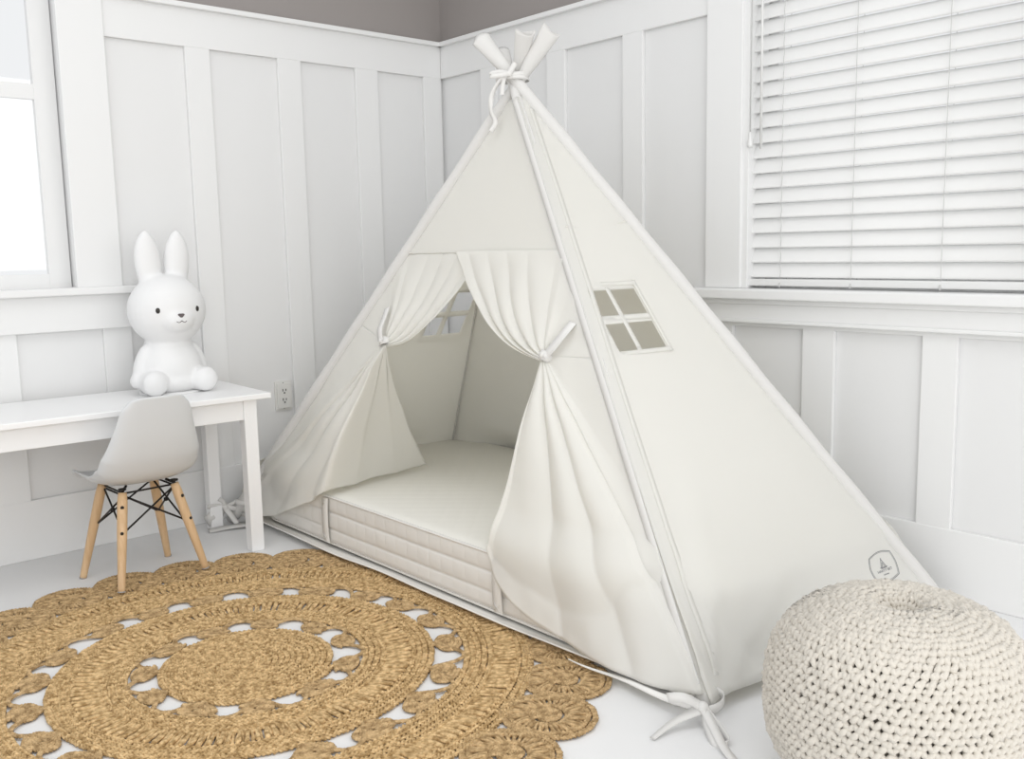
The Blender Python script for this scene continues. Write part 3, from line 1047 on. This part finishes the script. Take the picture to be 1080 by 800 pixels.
text_line('canvas', 0.0075, 0, -0.0265)

# ================================================================== MATTRESS
MX0, MX1, MY0, MY1, MZ0, MZ1 = -1.056, -0.105, -0.115, -2.166, 0.033, 0.207
MO = (-0.58, -1.14, 0.0)
matt = thing('mattress', 'cream quilted foam mattress lying inside the canvas tent', 'mattress', MO)
# side ring with quilting
mb = MB()
def ring_pts(n_long, n_short, inset):
    pts = []
    rFL, rFR, rBR, rBL = 0.16, 0.30, 0.12, 0.26
    def arc(cx, cy, a0, r):
        return [(cx + r * math.cos(math.radians(a0 + k * 2.5)), cy + r * math.sin(math.radians(a0 + k * 2.5))) for k in range(37)]
    x0, x1, y0, y1 = MX0, MX1, MY1, MY0
    pts += [(x0, y) for y in np.linspace(y1 - rFL, y0 + rFR, n_long)]
    pts += arc(x0 + rFR, y0 + rFR, 180, rFR)[1:]
    pts += [(x, y0) for x in np.linspace(x0 + rFR, x1 - rBR, n_short)][1:]
    pts += arc(x1 - rBR, y0 + rBR, 270, rBR)[1:]
    pts += [(x1, y) for y in np.linspace(y0 + rBR, y1 - rBL, n_long)][1:]
    pts += arc(x1 - rBL, y1 - rBL, 0, rBL)[1:]
    pts += [(x, y1) for x in np.linspace(x1 - rBL, x0 + rFL, n_short)][1:]
    pts += arc(x0 + rFL, y1 - rFL, 90, rFL)[1:-1]
    return np.array(pts)
rp = ring_pts(620, 120, 0)
cxy = np.array((MO[0], MO[1]))
nr = len(rp)
tan = np.roll(rp, -1, 0) - np.roll(rp, 1, 0)
tan /= np.linalg.norm(tan, axis=1, keepdims=True) + 1e-9
nrm = np.stack([-tan[:, 1], tan[:, 0]], -1)
if (nrm[10] @ (rp[10] - cxy)) < 0:
    nrm = -nrm
arc_l = np.concatenate([[0], np.cumsum(np.linalg.norm(np.diff(rp, axis=0), axis=1))])
NZ = 40
vs = np.zeros((NZ, nr, 3))
for i, w in enumerate(np.linspace(0, 1, NZ)):
    z = MZ0 + (MZ1 - MZ0) * w
    row = (w * 3) % 1.0
    h = np.abs(math.sin(PI * w * 3)) ** 0.35
    cell = np.abs(np.sin(PI * (arc_l / 0.057 + 0.0))) ** 0.22
    puff = 0.0065 * h * (0.55 + 0.45 * cell)
    under = -0.012 * smooth(0.14, 0.0, w)
    wob = np.array([0.002 * noise.noise(V((p[0] * 7, p[1] * 7, z * 20))) for p in rp])
    xy = rp + nrm * (puff + under + wob - 0.006)[:, None]
    vs[i, :, :2] = xy
    vs[i, :, 2] = z
mb.add(vs.reshape(-1, 3), grid_faces(NZ, nr, False, True))
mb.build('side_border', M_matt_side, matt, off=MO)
# top face
mb = MB()
NT = 60
rings = []
for i, u in enumerate(np.linspace(0, 1, NT)):
    k = u ** 0.8
    xy = rp * (1 - k) + cxy * k
    xy = rp + (cxy - rp) * k
    q = 0.0009 * (np.abs(np.sin((xy[:, 0] + xy[:, 1]) * PI / 0.075)) ** 0.5 + np.abs(np.sin((xy[:, 0] - xy[:, 1]) * PI / 0.075)) ** 0.5 - 1.2)
    edge_r = -0.009 * (1 - smooth(0.0, 0.03, u))
    z = MZ1 + edge_r * 0.7 + q * smooth(0.01, 0.05, u) + 0.002
    rings.append(np.column_stack([xy - nrm * 0.006 * (1 - smooth(0, 0.02, u)), z]))
mb.add(np.array(rings).reshape(-1, 3), grid_faces(NT, nr, False, True))
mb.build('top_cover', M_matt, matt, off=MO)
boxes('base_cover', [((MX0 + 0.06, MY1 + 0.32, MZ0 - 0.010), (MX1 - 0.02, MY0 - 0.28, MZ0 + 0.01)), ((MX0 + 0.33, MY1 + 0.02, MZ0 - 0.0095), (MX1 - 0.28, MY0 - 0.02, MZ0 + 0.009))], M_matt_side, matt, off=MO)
for zz, rr in ((MZ1 - 0.004, 0.0036), (MZ0 + 0.003, 0.0040)):
    mb = MB()
    off_ = -0.001 if zz > 0.1 else -0.012
    xy = rp + nrm * (off_)
    pts = np.column_stack([xy, np.full(nr, zz)])
    tube(mb, pts, rr, 6, closed=True)
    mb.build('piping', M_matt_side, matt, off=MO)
for yy in (-0.672, -1.565):
    mb = MB()
    zz = np.linspace(MZ0 + 0.012, MZ1 - 0.006, 20)
    P = np.stack([np.full(20, MX0 - 0.007) - 0.004 * np.sin(np.linspace(0, PI, 20)), np.full(20, yy), zz], -1)
    ribbon(mb, P, 0.036, (0, 1, 0), 40, 0.002)
    # stitched cross at each end
    for z0 in (MZ0 + 0.030, MZ1 - 0.022):
        for sg in (-1, 1):
            tube(mb, [(MX0 - 0.0115, yy - 0.012, z0 - sg * 0.010), (MX0 - 0.0115, yy + 0.012, z0 + sg * 0.010)], 0.0011, 5)
    h_ = mb.build('carry_handle', M_matt_side, matt, off=MO)

# ================================================================== JUTE RUG
RC = np.array((-1.66, -1.30, 0.0))
rug = thing('jute_rug', 'round braided natural jute rug with open rings and petal edge on white floor', 'rug', tuple(RC))

def plait(mb, path, closed=True, a=0.0056, b=0.0030, r=0.0034, pitch=0.034, z=0.0064):
    """three-strand plait along a flat path (Nx2 or Nx3)"""
    P = np.asarray(path, float)
    if P.shape[1] == 2:
        P = np.column_stack([P, np.full(len(P), z)])
    if closed:
        Q = np.vstack([P, P[:1]])
    else:
        Q = P
    d = np.concatenate([[0], np.cumsum(np.linalg.norm(np.diff(Q, axis=0), axis=1))])
    Lt = d[-1]
    nper = max(2, int(round(Lt / pitch)))
    n = nper * 8
    s = np.linspace(0, Lt, n + (0 if closed else 1), endpoint=not closed)
    C_ = np.stack([np.interp(s, d, Q[:, k]) for k in range(3)], -1)
    T = np.roll(C_, -1, 0) - np.roll(C_, 1, 0) if closed else np.gradient(C_, axis=0)
    T /= np.linalg.norm(T, axis=1, keepdims=True)
    S = np.stack([T[:, 1], -T[:, 0], np.zeros(len(T))], -1)
    ph = s / Lt * nper * 2 * PI + rng.rand() * 6
    for k in range(3):
        q = ph + k * 2 * PI / 3
        jit = 1 + 0.18 * np.sin(q * 0.37 + k)
        q = q + 0.25 * np.sin(q * 0.21 + k * 2)
        pts = C_ + S * (a * jit * np.sin(q))[:, None]
        pts[:, 2] += b * np.sin(2 * q)
        tube(mb, pts, r * (1 + 0.10 * np.sin(q * 1.7 + k)), 5, closed=closed, cap=not closed)

def circle(c, r, n=None, wob=0.0):
    n = n or max(24, int(2 * PI * r / 0.006))
    a_ = np.arange(n) / n * 2 * PI
    rr = r + wob * np.sin(a_ * 5 + r * 90)
    return np.stack([c[0] + rr * np.cos(a_), c[1] + rr * np.sin(a_)], -1)

def spiral(c, r0, r1, step, a0=0.0):
    turns = (r1 - r0) / step
    n = int(max(40, turns * 2 * PI * (r0 + r1) / 2 / 0.005))
    t = np.linspace(0, 1, n)
    rr = r0 + (r1 - r0) * t
    # equal arc: angle from radius
    an = a0 + 2 * PI * turns * t
    return np.stack([c[0] + rr * np.cos(an), c[1] + rr * np.sin(an)], -1)

def band_lattice(mb, c, r1, r2, npitch, r=0.0040, z=0.0058, zamp=0.0030):
    """rope running to and fro between two braids"""
    for lay in range(2):
        nper = int(2 * PI * (r1 + r2) / 2 / npitch)
        r = 0.0046 if lay == 0 else 0.0036
        n = nper * 14
        t = np.arange(n) / n * 2 * PI
        ph = t * nper + lay * PI
        rr = (r1 + r2) / 2 + (r2 - r1) / 2 * np.clip(1.18 * np.sin(ph), -1, 1)
        lean = 0.006 * np.cos(ph) / r2 + 0.0024 * np.sin(t * 37 + lay)
        rnd = np.interp(t * nper / (2 * PI), np.arange(nper + 1), rng.uniform(-1, 1, nper + 1))
        zz = z + 0.0012 + zamp * 1.25 * np.sin(ph * 1.0 + lay * 2) - 0.0042 * lay + 0.0022 * rnd
        lean = lean + 0.004 * rnd / r2
        x = c[0] + rr * np.cos(t + lean)
        y = c[1] + rr * np.sin(t + lean)
        tube(mb, np.stack([x, y, np.maximum(zz, r * 0.9)], -1), r * (1 + 0.1 * np.sin(t * 211)), 6, closed=True)

O2 = np.array((0.0, 0.0))
# centre
mb = MB()
plait(mb, spiral(O2, 0.006, 0.214, 0.0150), closed=False)
mb.build('centre_medallion', M_jute, rug)
def braid_band(r_list, name, lattices=()):
    mb = MB()
    for r in r_list:
        plait(mb, circle(O2, r, wob=0.0008))
    for r1, r2, pt in lattices:
        band_lattice(mb, O2, r1, r2, pt)
    return mb.build(name, M_jute, rug)
braid_band([0.290 + 0.0150 * k for k in range(4)] + [0.411 + 0.0150 * k for k in range(4)], 'inner_band', [(0.343, 0.403, 0.0185)])
braid_band([0.546 + 0.0150 * k for k in range(5)] + [0.675 + 0.0150 * k for k in range(3)], 'outer_band', [(0.613, 0.668, 0.0185)])

# little coils in the two open rings, each with its looping rope
def coil_mesh(rc):
    mb = MB()
    plait(mb, spiral(O2, 0.004, rc - 0.004, 0.0098), closed=False, a=0.0034, b=0.0018, r=0.0028, pitch=0.018, z=0.0060)
    return mb
def coil_ring(rmid, rin, rout, n, rc, a0):
    src = None
    for k in range(n):
        an = a0 + 2 * PI * k / n + random.uniform(-0.03, 0.03)
        if src is None:
            src = coil_mesh(rc).build('coil', M_jute2, rug)
            o = src
        else:
            o = src.copy()
            col.objects.link(o)
            o.parent = rug
        o.location = (rmid * math.cos(an), rmid * math.sin(an), 0.0)
        o.rotation_euler = (0, 0, an)
        o.scale = (1.0, random.uniform(1.3, 1.75), 1.0)
    # connecting rope weaving in and out between the coils
    mb = MB()
    nn = n * 40
    t = np.arange(nn) / nn * 2 * PI
    ph = (t - a0) * n
    rr = rmid - (rout - rin) / 2 * 0.98 * np.cos(ph)
    rr = np.clip(rr, rin + 0.002, rout - 0.002)
    lean = 0.30 / n * np.sin(ph) * -1
    x = rr * np.cos(t + lean)
    y = rr * np.sin(t + lean)
    plait(mb, np.stack([x, y], -1), closed=True, a=0.0034, b=0.0016, r=0.0029, pitch=0.018, z=0.0080)
    mb.build('looping_rope', M_jute2, rug)
coil_ring(0.2510, 0.216, 0.286, 11, 0.034, 0.35)
coil_ring(0.5010, 0.464, 0.541, 20, 0.038, 0.10)

# petals
def petal():
    mb = MB()
    c = np.array((0.0, 0.0))
    def oval(k, m=1.0):
        n = max(30, int(260 * k))
        t = np.arange(n) / n * 2 * PI
        return np.stack([0.104 * k * np.cos(t) , 0.092 * k * np.sin(t) * (1.0 + 0.10 * np.cos(t))], -1)
    for k in (1.0, 0.855):
        plait(mb, oval(k), a=0.0046, b=0.0022, r=0.0033, pitch=0.026)
    # spokes between the rim and the centre coil
    for lay in range(2):
        nsp = 17
        n = nsp * 16
        t = np.arange(n) / n * 2 * PI
        ph = t * nsp + lay * PI
        rnd = np.interp(t * nsp / (2 * PI), np.arange(nsp + 1), rng.uniform(-1, 1, nsp + 1))
        rr = 0.061 + 0.0175 * np.clip(1.2 * np.sin(ph), -1, 1)
        zz = 0.0060 + 0.0026 * np.cos(ph + lay) - 0.001 * lay + 0.0015 * rnd
        tube(mb, np.stack([rr * 1.08 * np.cos(t + 0.05 * rnd), rr * np.sin(t + 0.05 * rnd), np.maximum(zz, 0.004)], -1), 0.0042, 6, closed=True)
    plait(mb, circle(c, 0.043), a=0.004, b=0.0018, r=0.003, pitch=0.02)
    plait(mb, spiral(c, 0.004, 0.033, 0.0110), closed=False, a=0.0038, b=0.0018, r=0.003, pitch=0.019)
    return mb
psrc = None
NP = 28
for k in range(NP):
    an = math.radians(77.9 + k * 360 / NP)
    if psrc is None:
        psrc = petal().build('petal', M_jute2, rug)
        o = psrc
    else:
        o = psrc.copy()
        col.objects.link(o)
        o.parent = rug
    o.location = (0.795 * math.cos(an), 0.795 * math.sin(an), 0.0004 * (k % 2))
    o.rotation_euler = (0, 0, an + random.uniform(-0.06, 0.06))

# ================================================================== POUF
PC = (-1.020, -2.655, 0.0)
pouf = thing('knitted_pouf', 'round chunky cream knitted pouf on the white floor at the right', 'pouf', PC)
RP_, HP = 0.232, 0.366
def pouf_prof(n):
    """r,z from the top dimple round the outside to the bottom dimple"""
    t = np.linspace(0, PI, 400)
    r = RP_ * np.sin(t) ** 0.72
    z = HP / 2 + HP / 2 * np.sign(np.cos(t)) * np.abs(np.cos(t)) ** 0.80
    # dimple at top
    z = z - 0.045 * np.exp(-(r / 0.035) ** 2) * (t < PI / 2)
    z = np.where(t > PI / 2, np.maximum(z, 0.004), z)
    d = np.concatenate([[0], np.cumsum(np.hypot(np.diff(r), np.diff(z)))])
    s = np.linspace(0, d[-1], n)
    return np.interp(s, d, r), np.interp(s, d, z), d[-1]
pr, pz, plen = pouf_prof(90)
mb = MB()
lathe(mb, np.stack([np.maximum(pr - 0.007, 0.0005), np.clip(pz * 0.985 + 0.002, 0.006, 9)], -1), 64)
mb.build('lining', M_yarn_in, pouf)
mb = MB()
ROWS = 56
pr, pz, plen = pouf_prof(ROWS * 4)
rs_, zs_, _ = pouf_prof(400)
drs = np.gradient(rs_)
dzs = np.gradient(zs_)
nl = np.hypot(drs, dzs)
tr_, tz_ = drs / nl, dzs / nl          # meridian tangent
nr_, nz_ = -tz_, tr_                   # outward normal
if nr_[200] < 0:
    nr_, nz_ = -nr_, -nz_
pitch = plen / ROWS
for i in range(1, ROWS - 3):
    s = (i + 0.5) * pitch
    f_i = s / plen * 399
    rr0 = float(np.interp(f_i, np.arange(400), rs_))
    if rr0 < 0.014:
        continue
    nst = 84 if rr0 > 0.13 else (60 if rr0 > 0.08 else (40 if rr0 > 0.05 else 24))
    n = nst * 10
    th = np.arange(n) / n * 2 * PI
    ph = th * nst + (i % 2) * PI
    def jit_(m_=1):
        return np.interp((th * nst * m_ / (2 * PI)) % (nst * m_), np.arange(nst * m_ + 1), np.append(*(lambda q: (q, q[0]))(rng.uniform(-1, 1, nst * m_))))
    ds = pitch * (0.66 * np.sin(ph) + 0.22 * jit_())
    dth = (2 * PI / nst) * (0.20 * np.sin(2 * ph) + 0.16 * jit_())
    k = 0.0048 * np.cos(2 * ph) + 0.0022 * np.sin(ph) + 0.0026 * jit_() + 0.0012 * jit_(2)
    fi = np.clip((s + ds) / plen * 399, 0, 399)
    ar = np.arange(400)
    r_ = np.interp(fi, ar, rs_)
    z_ = np.interp(fi, ar, zs_)
    a_r = np.interp(fi, ar, nr_)
    a_z = np.interp(fi, ar, nz_)
    kk = k * min(1, rr0 / 0.08 + 0.4)
    R_ = r_ + a_r * kk
    Z_ = np.maximum(z_ + a_z * kk, 0.006)
    x = R_ * np.cos(th + dth)
    y = R_ * np.sin(th + dth)
    rad = 0.0060 * min(1.0, 0.50 + rr0 / 0.20) * (1 + 0.14 * jit_())
    tube(mb, np.stack([x, y, Z_], -1), rad, 6, closed=True)
mb.build('knitted_cover', M_yarn, pouf)

# ================================================================== TABLE
tb = thing('childrens_table', 'white wooden childrens table against the left wall beside the tent', 'table', (-1.145, -0.488, 0), math.radians(-2.0))
# local: right front corner of the top at 0,0 ; x to the left is negative, y towards the wall
boxes('tabletop', [((-1.12, 0.0, 0.531), (0.0, 0.44, 0.550))], M_table, tb, bevel=0.003, seg=3)
boxes('apron', [((-1.08, 0.030, 0.462), (-0.05, 0.048, 0.531)), ((-1.08, 0.395, 0.462), (-0.05, 0.412, 0.531)),
                ((-0.070, 0.03, 0.462), (-0.052, 0.41, 0.531)), ((-1.075, 0.03, 0.462), (-1.057, 0.41, 0.531))], M_table, tb, bevel=0.0015)
for x0 in (-0.092, -1.09):
    for y0 in (0.020, 0.376):
        boxes('leg', [((x0, y0, 0.0), (x0 + 0.046, y0 + 0.046, 0.531))], M_table, tb, bevel=0.0025)

# ================================================================== RABBIT LAMP (a plain rabbit figure)
rb = thing('rabbit_lamp', 'white rabbit shaped night lamp sitting on the white table', 'lamp', (-1.372, -0.200, 0.550))
def ell(bm, c, r, rot=(0, 0, 0), seg=32):
    ret = bmesh.ops.create_uvsphere(bm, u_segments=seg, v_segments=seg // 2, radius=1)
    from mathutils import Euler
    mx = Matrix.Translation(c) @ Euler(rot).to_matrix().to_4x4() @ Matrix.Diagonal((*r, 1))
    bmesh.ops.transform(bm, matrix=mx, verts=ret['verts'])
    return ret['verts']
bm = bmesh.new()
ell(bm, (0, 0, 0.285), (0.132, 0.112, 0.122))                      # head
ell(bm, (0, -0.075, 0.255), (0.062, 0.050, 0.046))                 # muzzle
for s in (-1, 1):
    vs_ = ell(bm, (s * 0.050, 0.012, 0.450), (0.045, 0.027, 0.108), (0.03, s * 0.05, 0))
    ell(bm, (s * 0.046, 0.008, 0.375), (0.034, 0.026, 0.06), (0, 0, 0))
    for v in vs_:                                                   # ears narrow to a soft point
        k = float(smooth(0.50, 0.56, v.co.z))
        v.co.x += (s * 0.053 - v.co.x) * 0.25 * k
# body: cone-like torso
ell(bm, (0, 0.010, 0.085), (0.112, 0.095, 0.108))
ell(bm, (0, 0.012, 0.135), (0.088, 0.076, 0.085))
ell(bm, (0, 0.010, 0.040), (0.120, 0.100, 0.050))
for s in (-1, 1):
    ell(bm, (s * 0.088, -0.082, 0.044), (0.044, 0.026, 0.044))      # soles of the hind feet
    ell(bm, (s * 0.080, -0.045, 0.043), (0.048, 0.062, 0.043))
    ell(bm, (s * 0.098, 0.0, 0.105), (0.026, 0.030, 0.072), (0, -s * 0.32, 0))   # arms
    ell(bm, (s * 0.122, -0.008, 0.050), (0.023, 0.028, 0.026))
for v in bm.verts:
    v.co.z = max(v.co.z, 0.0)
bod = bm_obj('body', bm, M_lamp, rb, smooth=True)
md = bod.modifiers.new('remesh', 'REMESH')
md.mode = 'VOXEL'
md.voxel_size = 0.0055
md.use_smooth_shade = True
md = bod.modifiers.new('smooth', 'SMOOTH')
md.iterations = 9
md.factor = 0.6
ex = 0.068
for s in (-1, 1):
    mb = MB()
    lathe(mb, [(0.0001, 0.004), (0.5, 0.0035), (0.9, 0.002), (1.0, 0)], 24)
    e_ = mb.build('eye', M_black, rb)
    e_.scale = (0.0072, 0.0095, 1)
    nv_ = V((s * ex / 0.132 ** 2, -1, 0.01 / 0.122 ** 2))
    yy = -0.112 * math.sqrt(max(0, 1 - (ex / 0.132) ** 2 - (0.004 / 0.122) ** 2))
    nvec = V((s * ex / 0.132 ** 2, yy / 0.112 ** 2, 0.004 / 0.122 ** 2)).normalized()
    e_.rotation_euler = nvec.to_track_quat('Z', 'Y').to_euler()
    e_.location = V((s * ex, yy, 0.289)) - nvec * 0.0006
# nose: small rounded triangle, and a short smile below
bm = bmesh.new()
pts = []
for k in range(18):
    t = k / 18 * 2 * PI
    r = 0.0085 * (1 + 0.18 * math.cos(3 * (t + PI / 2)))
    pts.append((r * 1.2 * math.cos(t), 0, r * 0.8 * math.sin(t)))
vv = [bm.verts.new(p) for p in pts]
f = bm.faces.new(vv)
r2 = bmesh.ops.extrude_face_region(bm, geom=[f])
for g_ in r2['geom']:
    if isinstance(g_, bmesh.types.BMVert):
        g_.co.y -= 0.004
bmesh.ops.recalc_face_normals(bm, faces=bm.faces)
bm_obj('nose', bm, M_nose, rb, loc=(0, -0.1195, 0.271))
mb = MB()
def muz(x, z):
    q = 1 - (x / 0.062) ** 2 - ((z - 0.255) / 0.046) ** 2
    return -0.075 - 0.050 * math.sqrt(max(q, 0.02))
for s in (-1, 1):
    pts = []
    for t in np.linspace(0, 1, 14):
        x = s * 0.017 * t
        z = 0.253 - 0.006 * math.sin(PI * t * 0.9)
        pts.append((x, muz(x, z) + 0.0008, z))
    tube(mb, pts, 0.0012, 6)
mb.build('mouth', M_nose, rb)
mb = MB()
lathe(mb, [(0.0001, 0.006), (0.10, 0.006), (0.104, 0.003), (0.104, 0.0), (0.0001, 0.0)], 40, (0, 0.01, 0))
mb.build('lamp_base', M_lamp, rb)
bm = bmesh.new()
ell(bm, (0, 0.108, 0.05), (0.028, 0.024, 0.028), seg=20)
bm_obj('tail', bm, M_lamp, rb, smooth=True)

# ================================================================== CHAIR
ch = thing('childrens_chair', 'white moulded shell childrens chair on beech dowel legs facing the table', 'chair', (-1.597, -0.440, 0), math.radians(2))
# centreline profile (y, z): front lip of the seat to the top of the back, back is at -y
prof = catmull([(0.165, 0.318, 0), (0.150, 0.337, 0), (0.08, 0.334, 0), (0.0, 0.326, 0), (-0.07, 0.328, 0), (-0.125, 0.350, 0), (-0.157, 0.400, 0),
                (-0.175, 0.46, 0), (-0.188, 0.53, 0), (-0.200, 0.607, 0)], 70)[:, :2]
nvp = len(prof)
arc = np.linspace(0, 1, nvp)
NU = 48
tanp = np.gradient(prof, axis=0)
tanp /= np.linalg.norm(tanp, axis=1, keepdims=True)
norp = np.stack([tanp[:, 1], -tanp[:, 0]], -1)     # towards the sitter
if norp[30, 1] < 0:
    norp = -norp
mb = MB()
vs = np.zeros((nvp, NU, 3))
for i in range(nvp):
    w = arc[i]
    hw = np.interp(w, [0, 0.08, 0.25, 0.45, 0.55, 0.68, 0.85, 0.95, 1.0], [0.118, 0.142, 0.152, 0.153, 0.153, 0.148, 0.118, 0.100, 0.078])
    cup = np.interp(w, [0, 0.1, 0.35, 0.5, 0.65, 0.85, 1.0], [0.004, 0.014, 0.034, 0.055, 0.048, 0.026, 0.012])
    for j, u in enumerate(np.linspace(-1, 1, NU)):
        au = abs(u)
        x = hw * math.sin(u * PI / 2 * 0.92) / math.sin(PI / 2 * 0.92)
        lift = cup * au ** 2.6
        y, z = prof[i] + norp[i] * lift
        # rounded top corners
        if w > 0.93:
            z -= 0.018 * au ** 4 * (w - 0.93) / 0.07
        vs[i, j] = (x, y, z)
mb.add(vs.reshape(-1, 3), grid_faces(nvp, NU))
sh = mb.build('seat_shell', M_shell, ch)
solid(sh, 0.0065, 1 if True else 0)
sb = sh.modifiers.new('sub', 'SUBSURF')
sb.levels = 1
sb.render_levels = 1
# legs
feet = {(-1, -1): (-0.131, -0.145), (1, -1): (0.150, -0.121), (1, 1): (0.138, 0.141), (-1, 1): (-0.150, 0.125)}
rugz = {(-1, -1): 0.0165, (1, -1): 0.0165, (1, 1): 0.0, (-1, 1): 0.0}
tops = {}
for k, (fx_, fy_) in feet.items():
    top = np.array((k[0] * 0.082, k[1] * 0.082, 0.305))
    foot = np.array((fx_, fy_, rugz[k]))
    tops[k] = (foot, top)
    mb = MB()
    tt = np.linspace(0, 1, 24)
    P = foot + (top - foot) * tt[:, None]
    rr = np.interp(tt, [0, 0.6, 0.9, 1.0], [0.0105, 0.0150, 0.0152, 0.0125])
    tube(mb, P, rr, 20)
    lg = mb.build('leg', M_wood, ch)
    mb = MB()
    tube(mb, [foot + (top - foot) * 0.0, foot + (top - foot) * 0.012], 0.0115, 16)
    mb.build('foot_cap', M_foot, lg)
    # bolts through the leg
    for tb_, r_ in ((0.86, 0.0055), (0.60, 0.0050)):
        p = foot + (top - foot) * tb_
        out = unit(np.array((k[0] * 0.4, k[1] * 1.0, 0)))
        mb = MB()
        tube(mb, [p + out * 0.009, p + out * 0.0165], r_, 12)
        mb.build('bolt', M_steel, lg)
def leg_pt(k, t):
    f_, t_ = tops[k]
    return f_ + (t_ - f_) * t
# steel brackets at the seat
for k in tops:
    mb = MB()
    t_ = leg_pt(k, 1.0)
    tube(mb, [leg_pt(k, 0.93), t_ + (0, 0, 0.002), t_ + np.array((-k[0] * 0.02, -k[1] * 0.02, 0.014))], 0.0045, 8)
    lathe(mb, [(0.0001, 0.006), (0.012, 0.005), (0.012, 0.0), (0.0001, 0.0)], 14, tuple(t_ + np.array((0, 0, 0.008))))
    mb.build('bracket', M_steel, ch)
# crossed struts, one pair per side
keys = [(-1, -1), (1, -1), (1, 1), (-1, 1)]
for i in range(4):
    a_k, b_k = keys[i], keys[(i + 1) % 4]
    ina = lambda p: p + np.array((-p[0] * 0.07, -p[1] * 0.07, 0))
    mb = MB()
    tube(mb, [ina(leg_pt(a_k, 0.96)), ina(leg_pt(b_k, 0.58))], 0.0031, 8)
    tube(mb, [ina(leg_pt(b_k, 0.96)), ina(leg_pt(a_k, 0.58))], 0.0031, 8)
    mb.build('cross_strut', M_steel, ch)
    mb = MB()
    tube(mb, [ina(leg_pt(a_k, 0.985)), ina(leg_pt(b_k, 0.985))], 0.0031, 8)
    mb.build('seat_rod', M_steel, ch)
for s in (-1, 1):
    mb = MB()
    m0 = (leg_pt((s, -1), 0.77) + leg_pt((s, 1), 0.77)) / 2 * np.array((0.9, 1, 1))
    lathe(mb, [(0.0001, 0.007), (0.007, 0.005), (0.007, -0.005), (0.0001, -0.007)], 12, tuple(m0))
    mb.build('strut_hub', M_steel, ch)
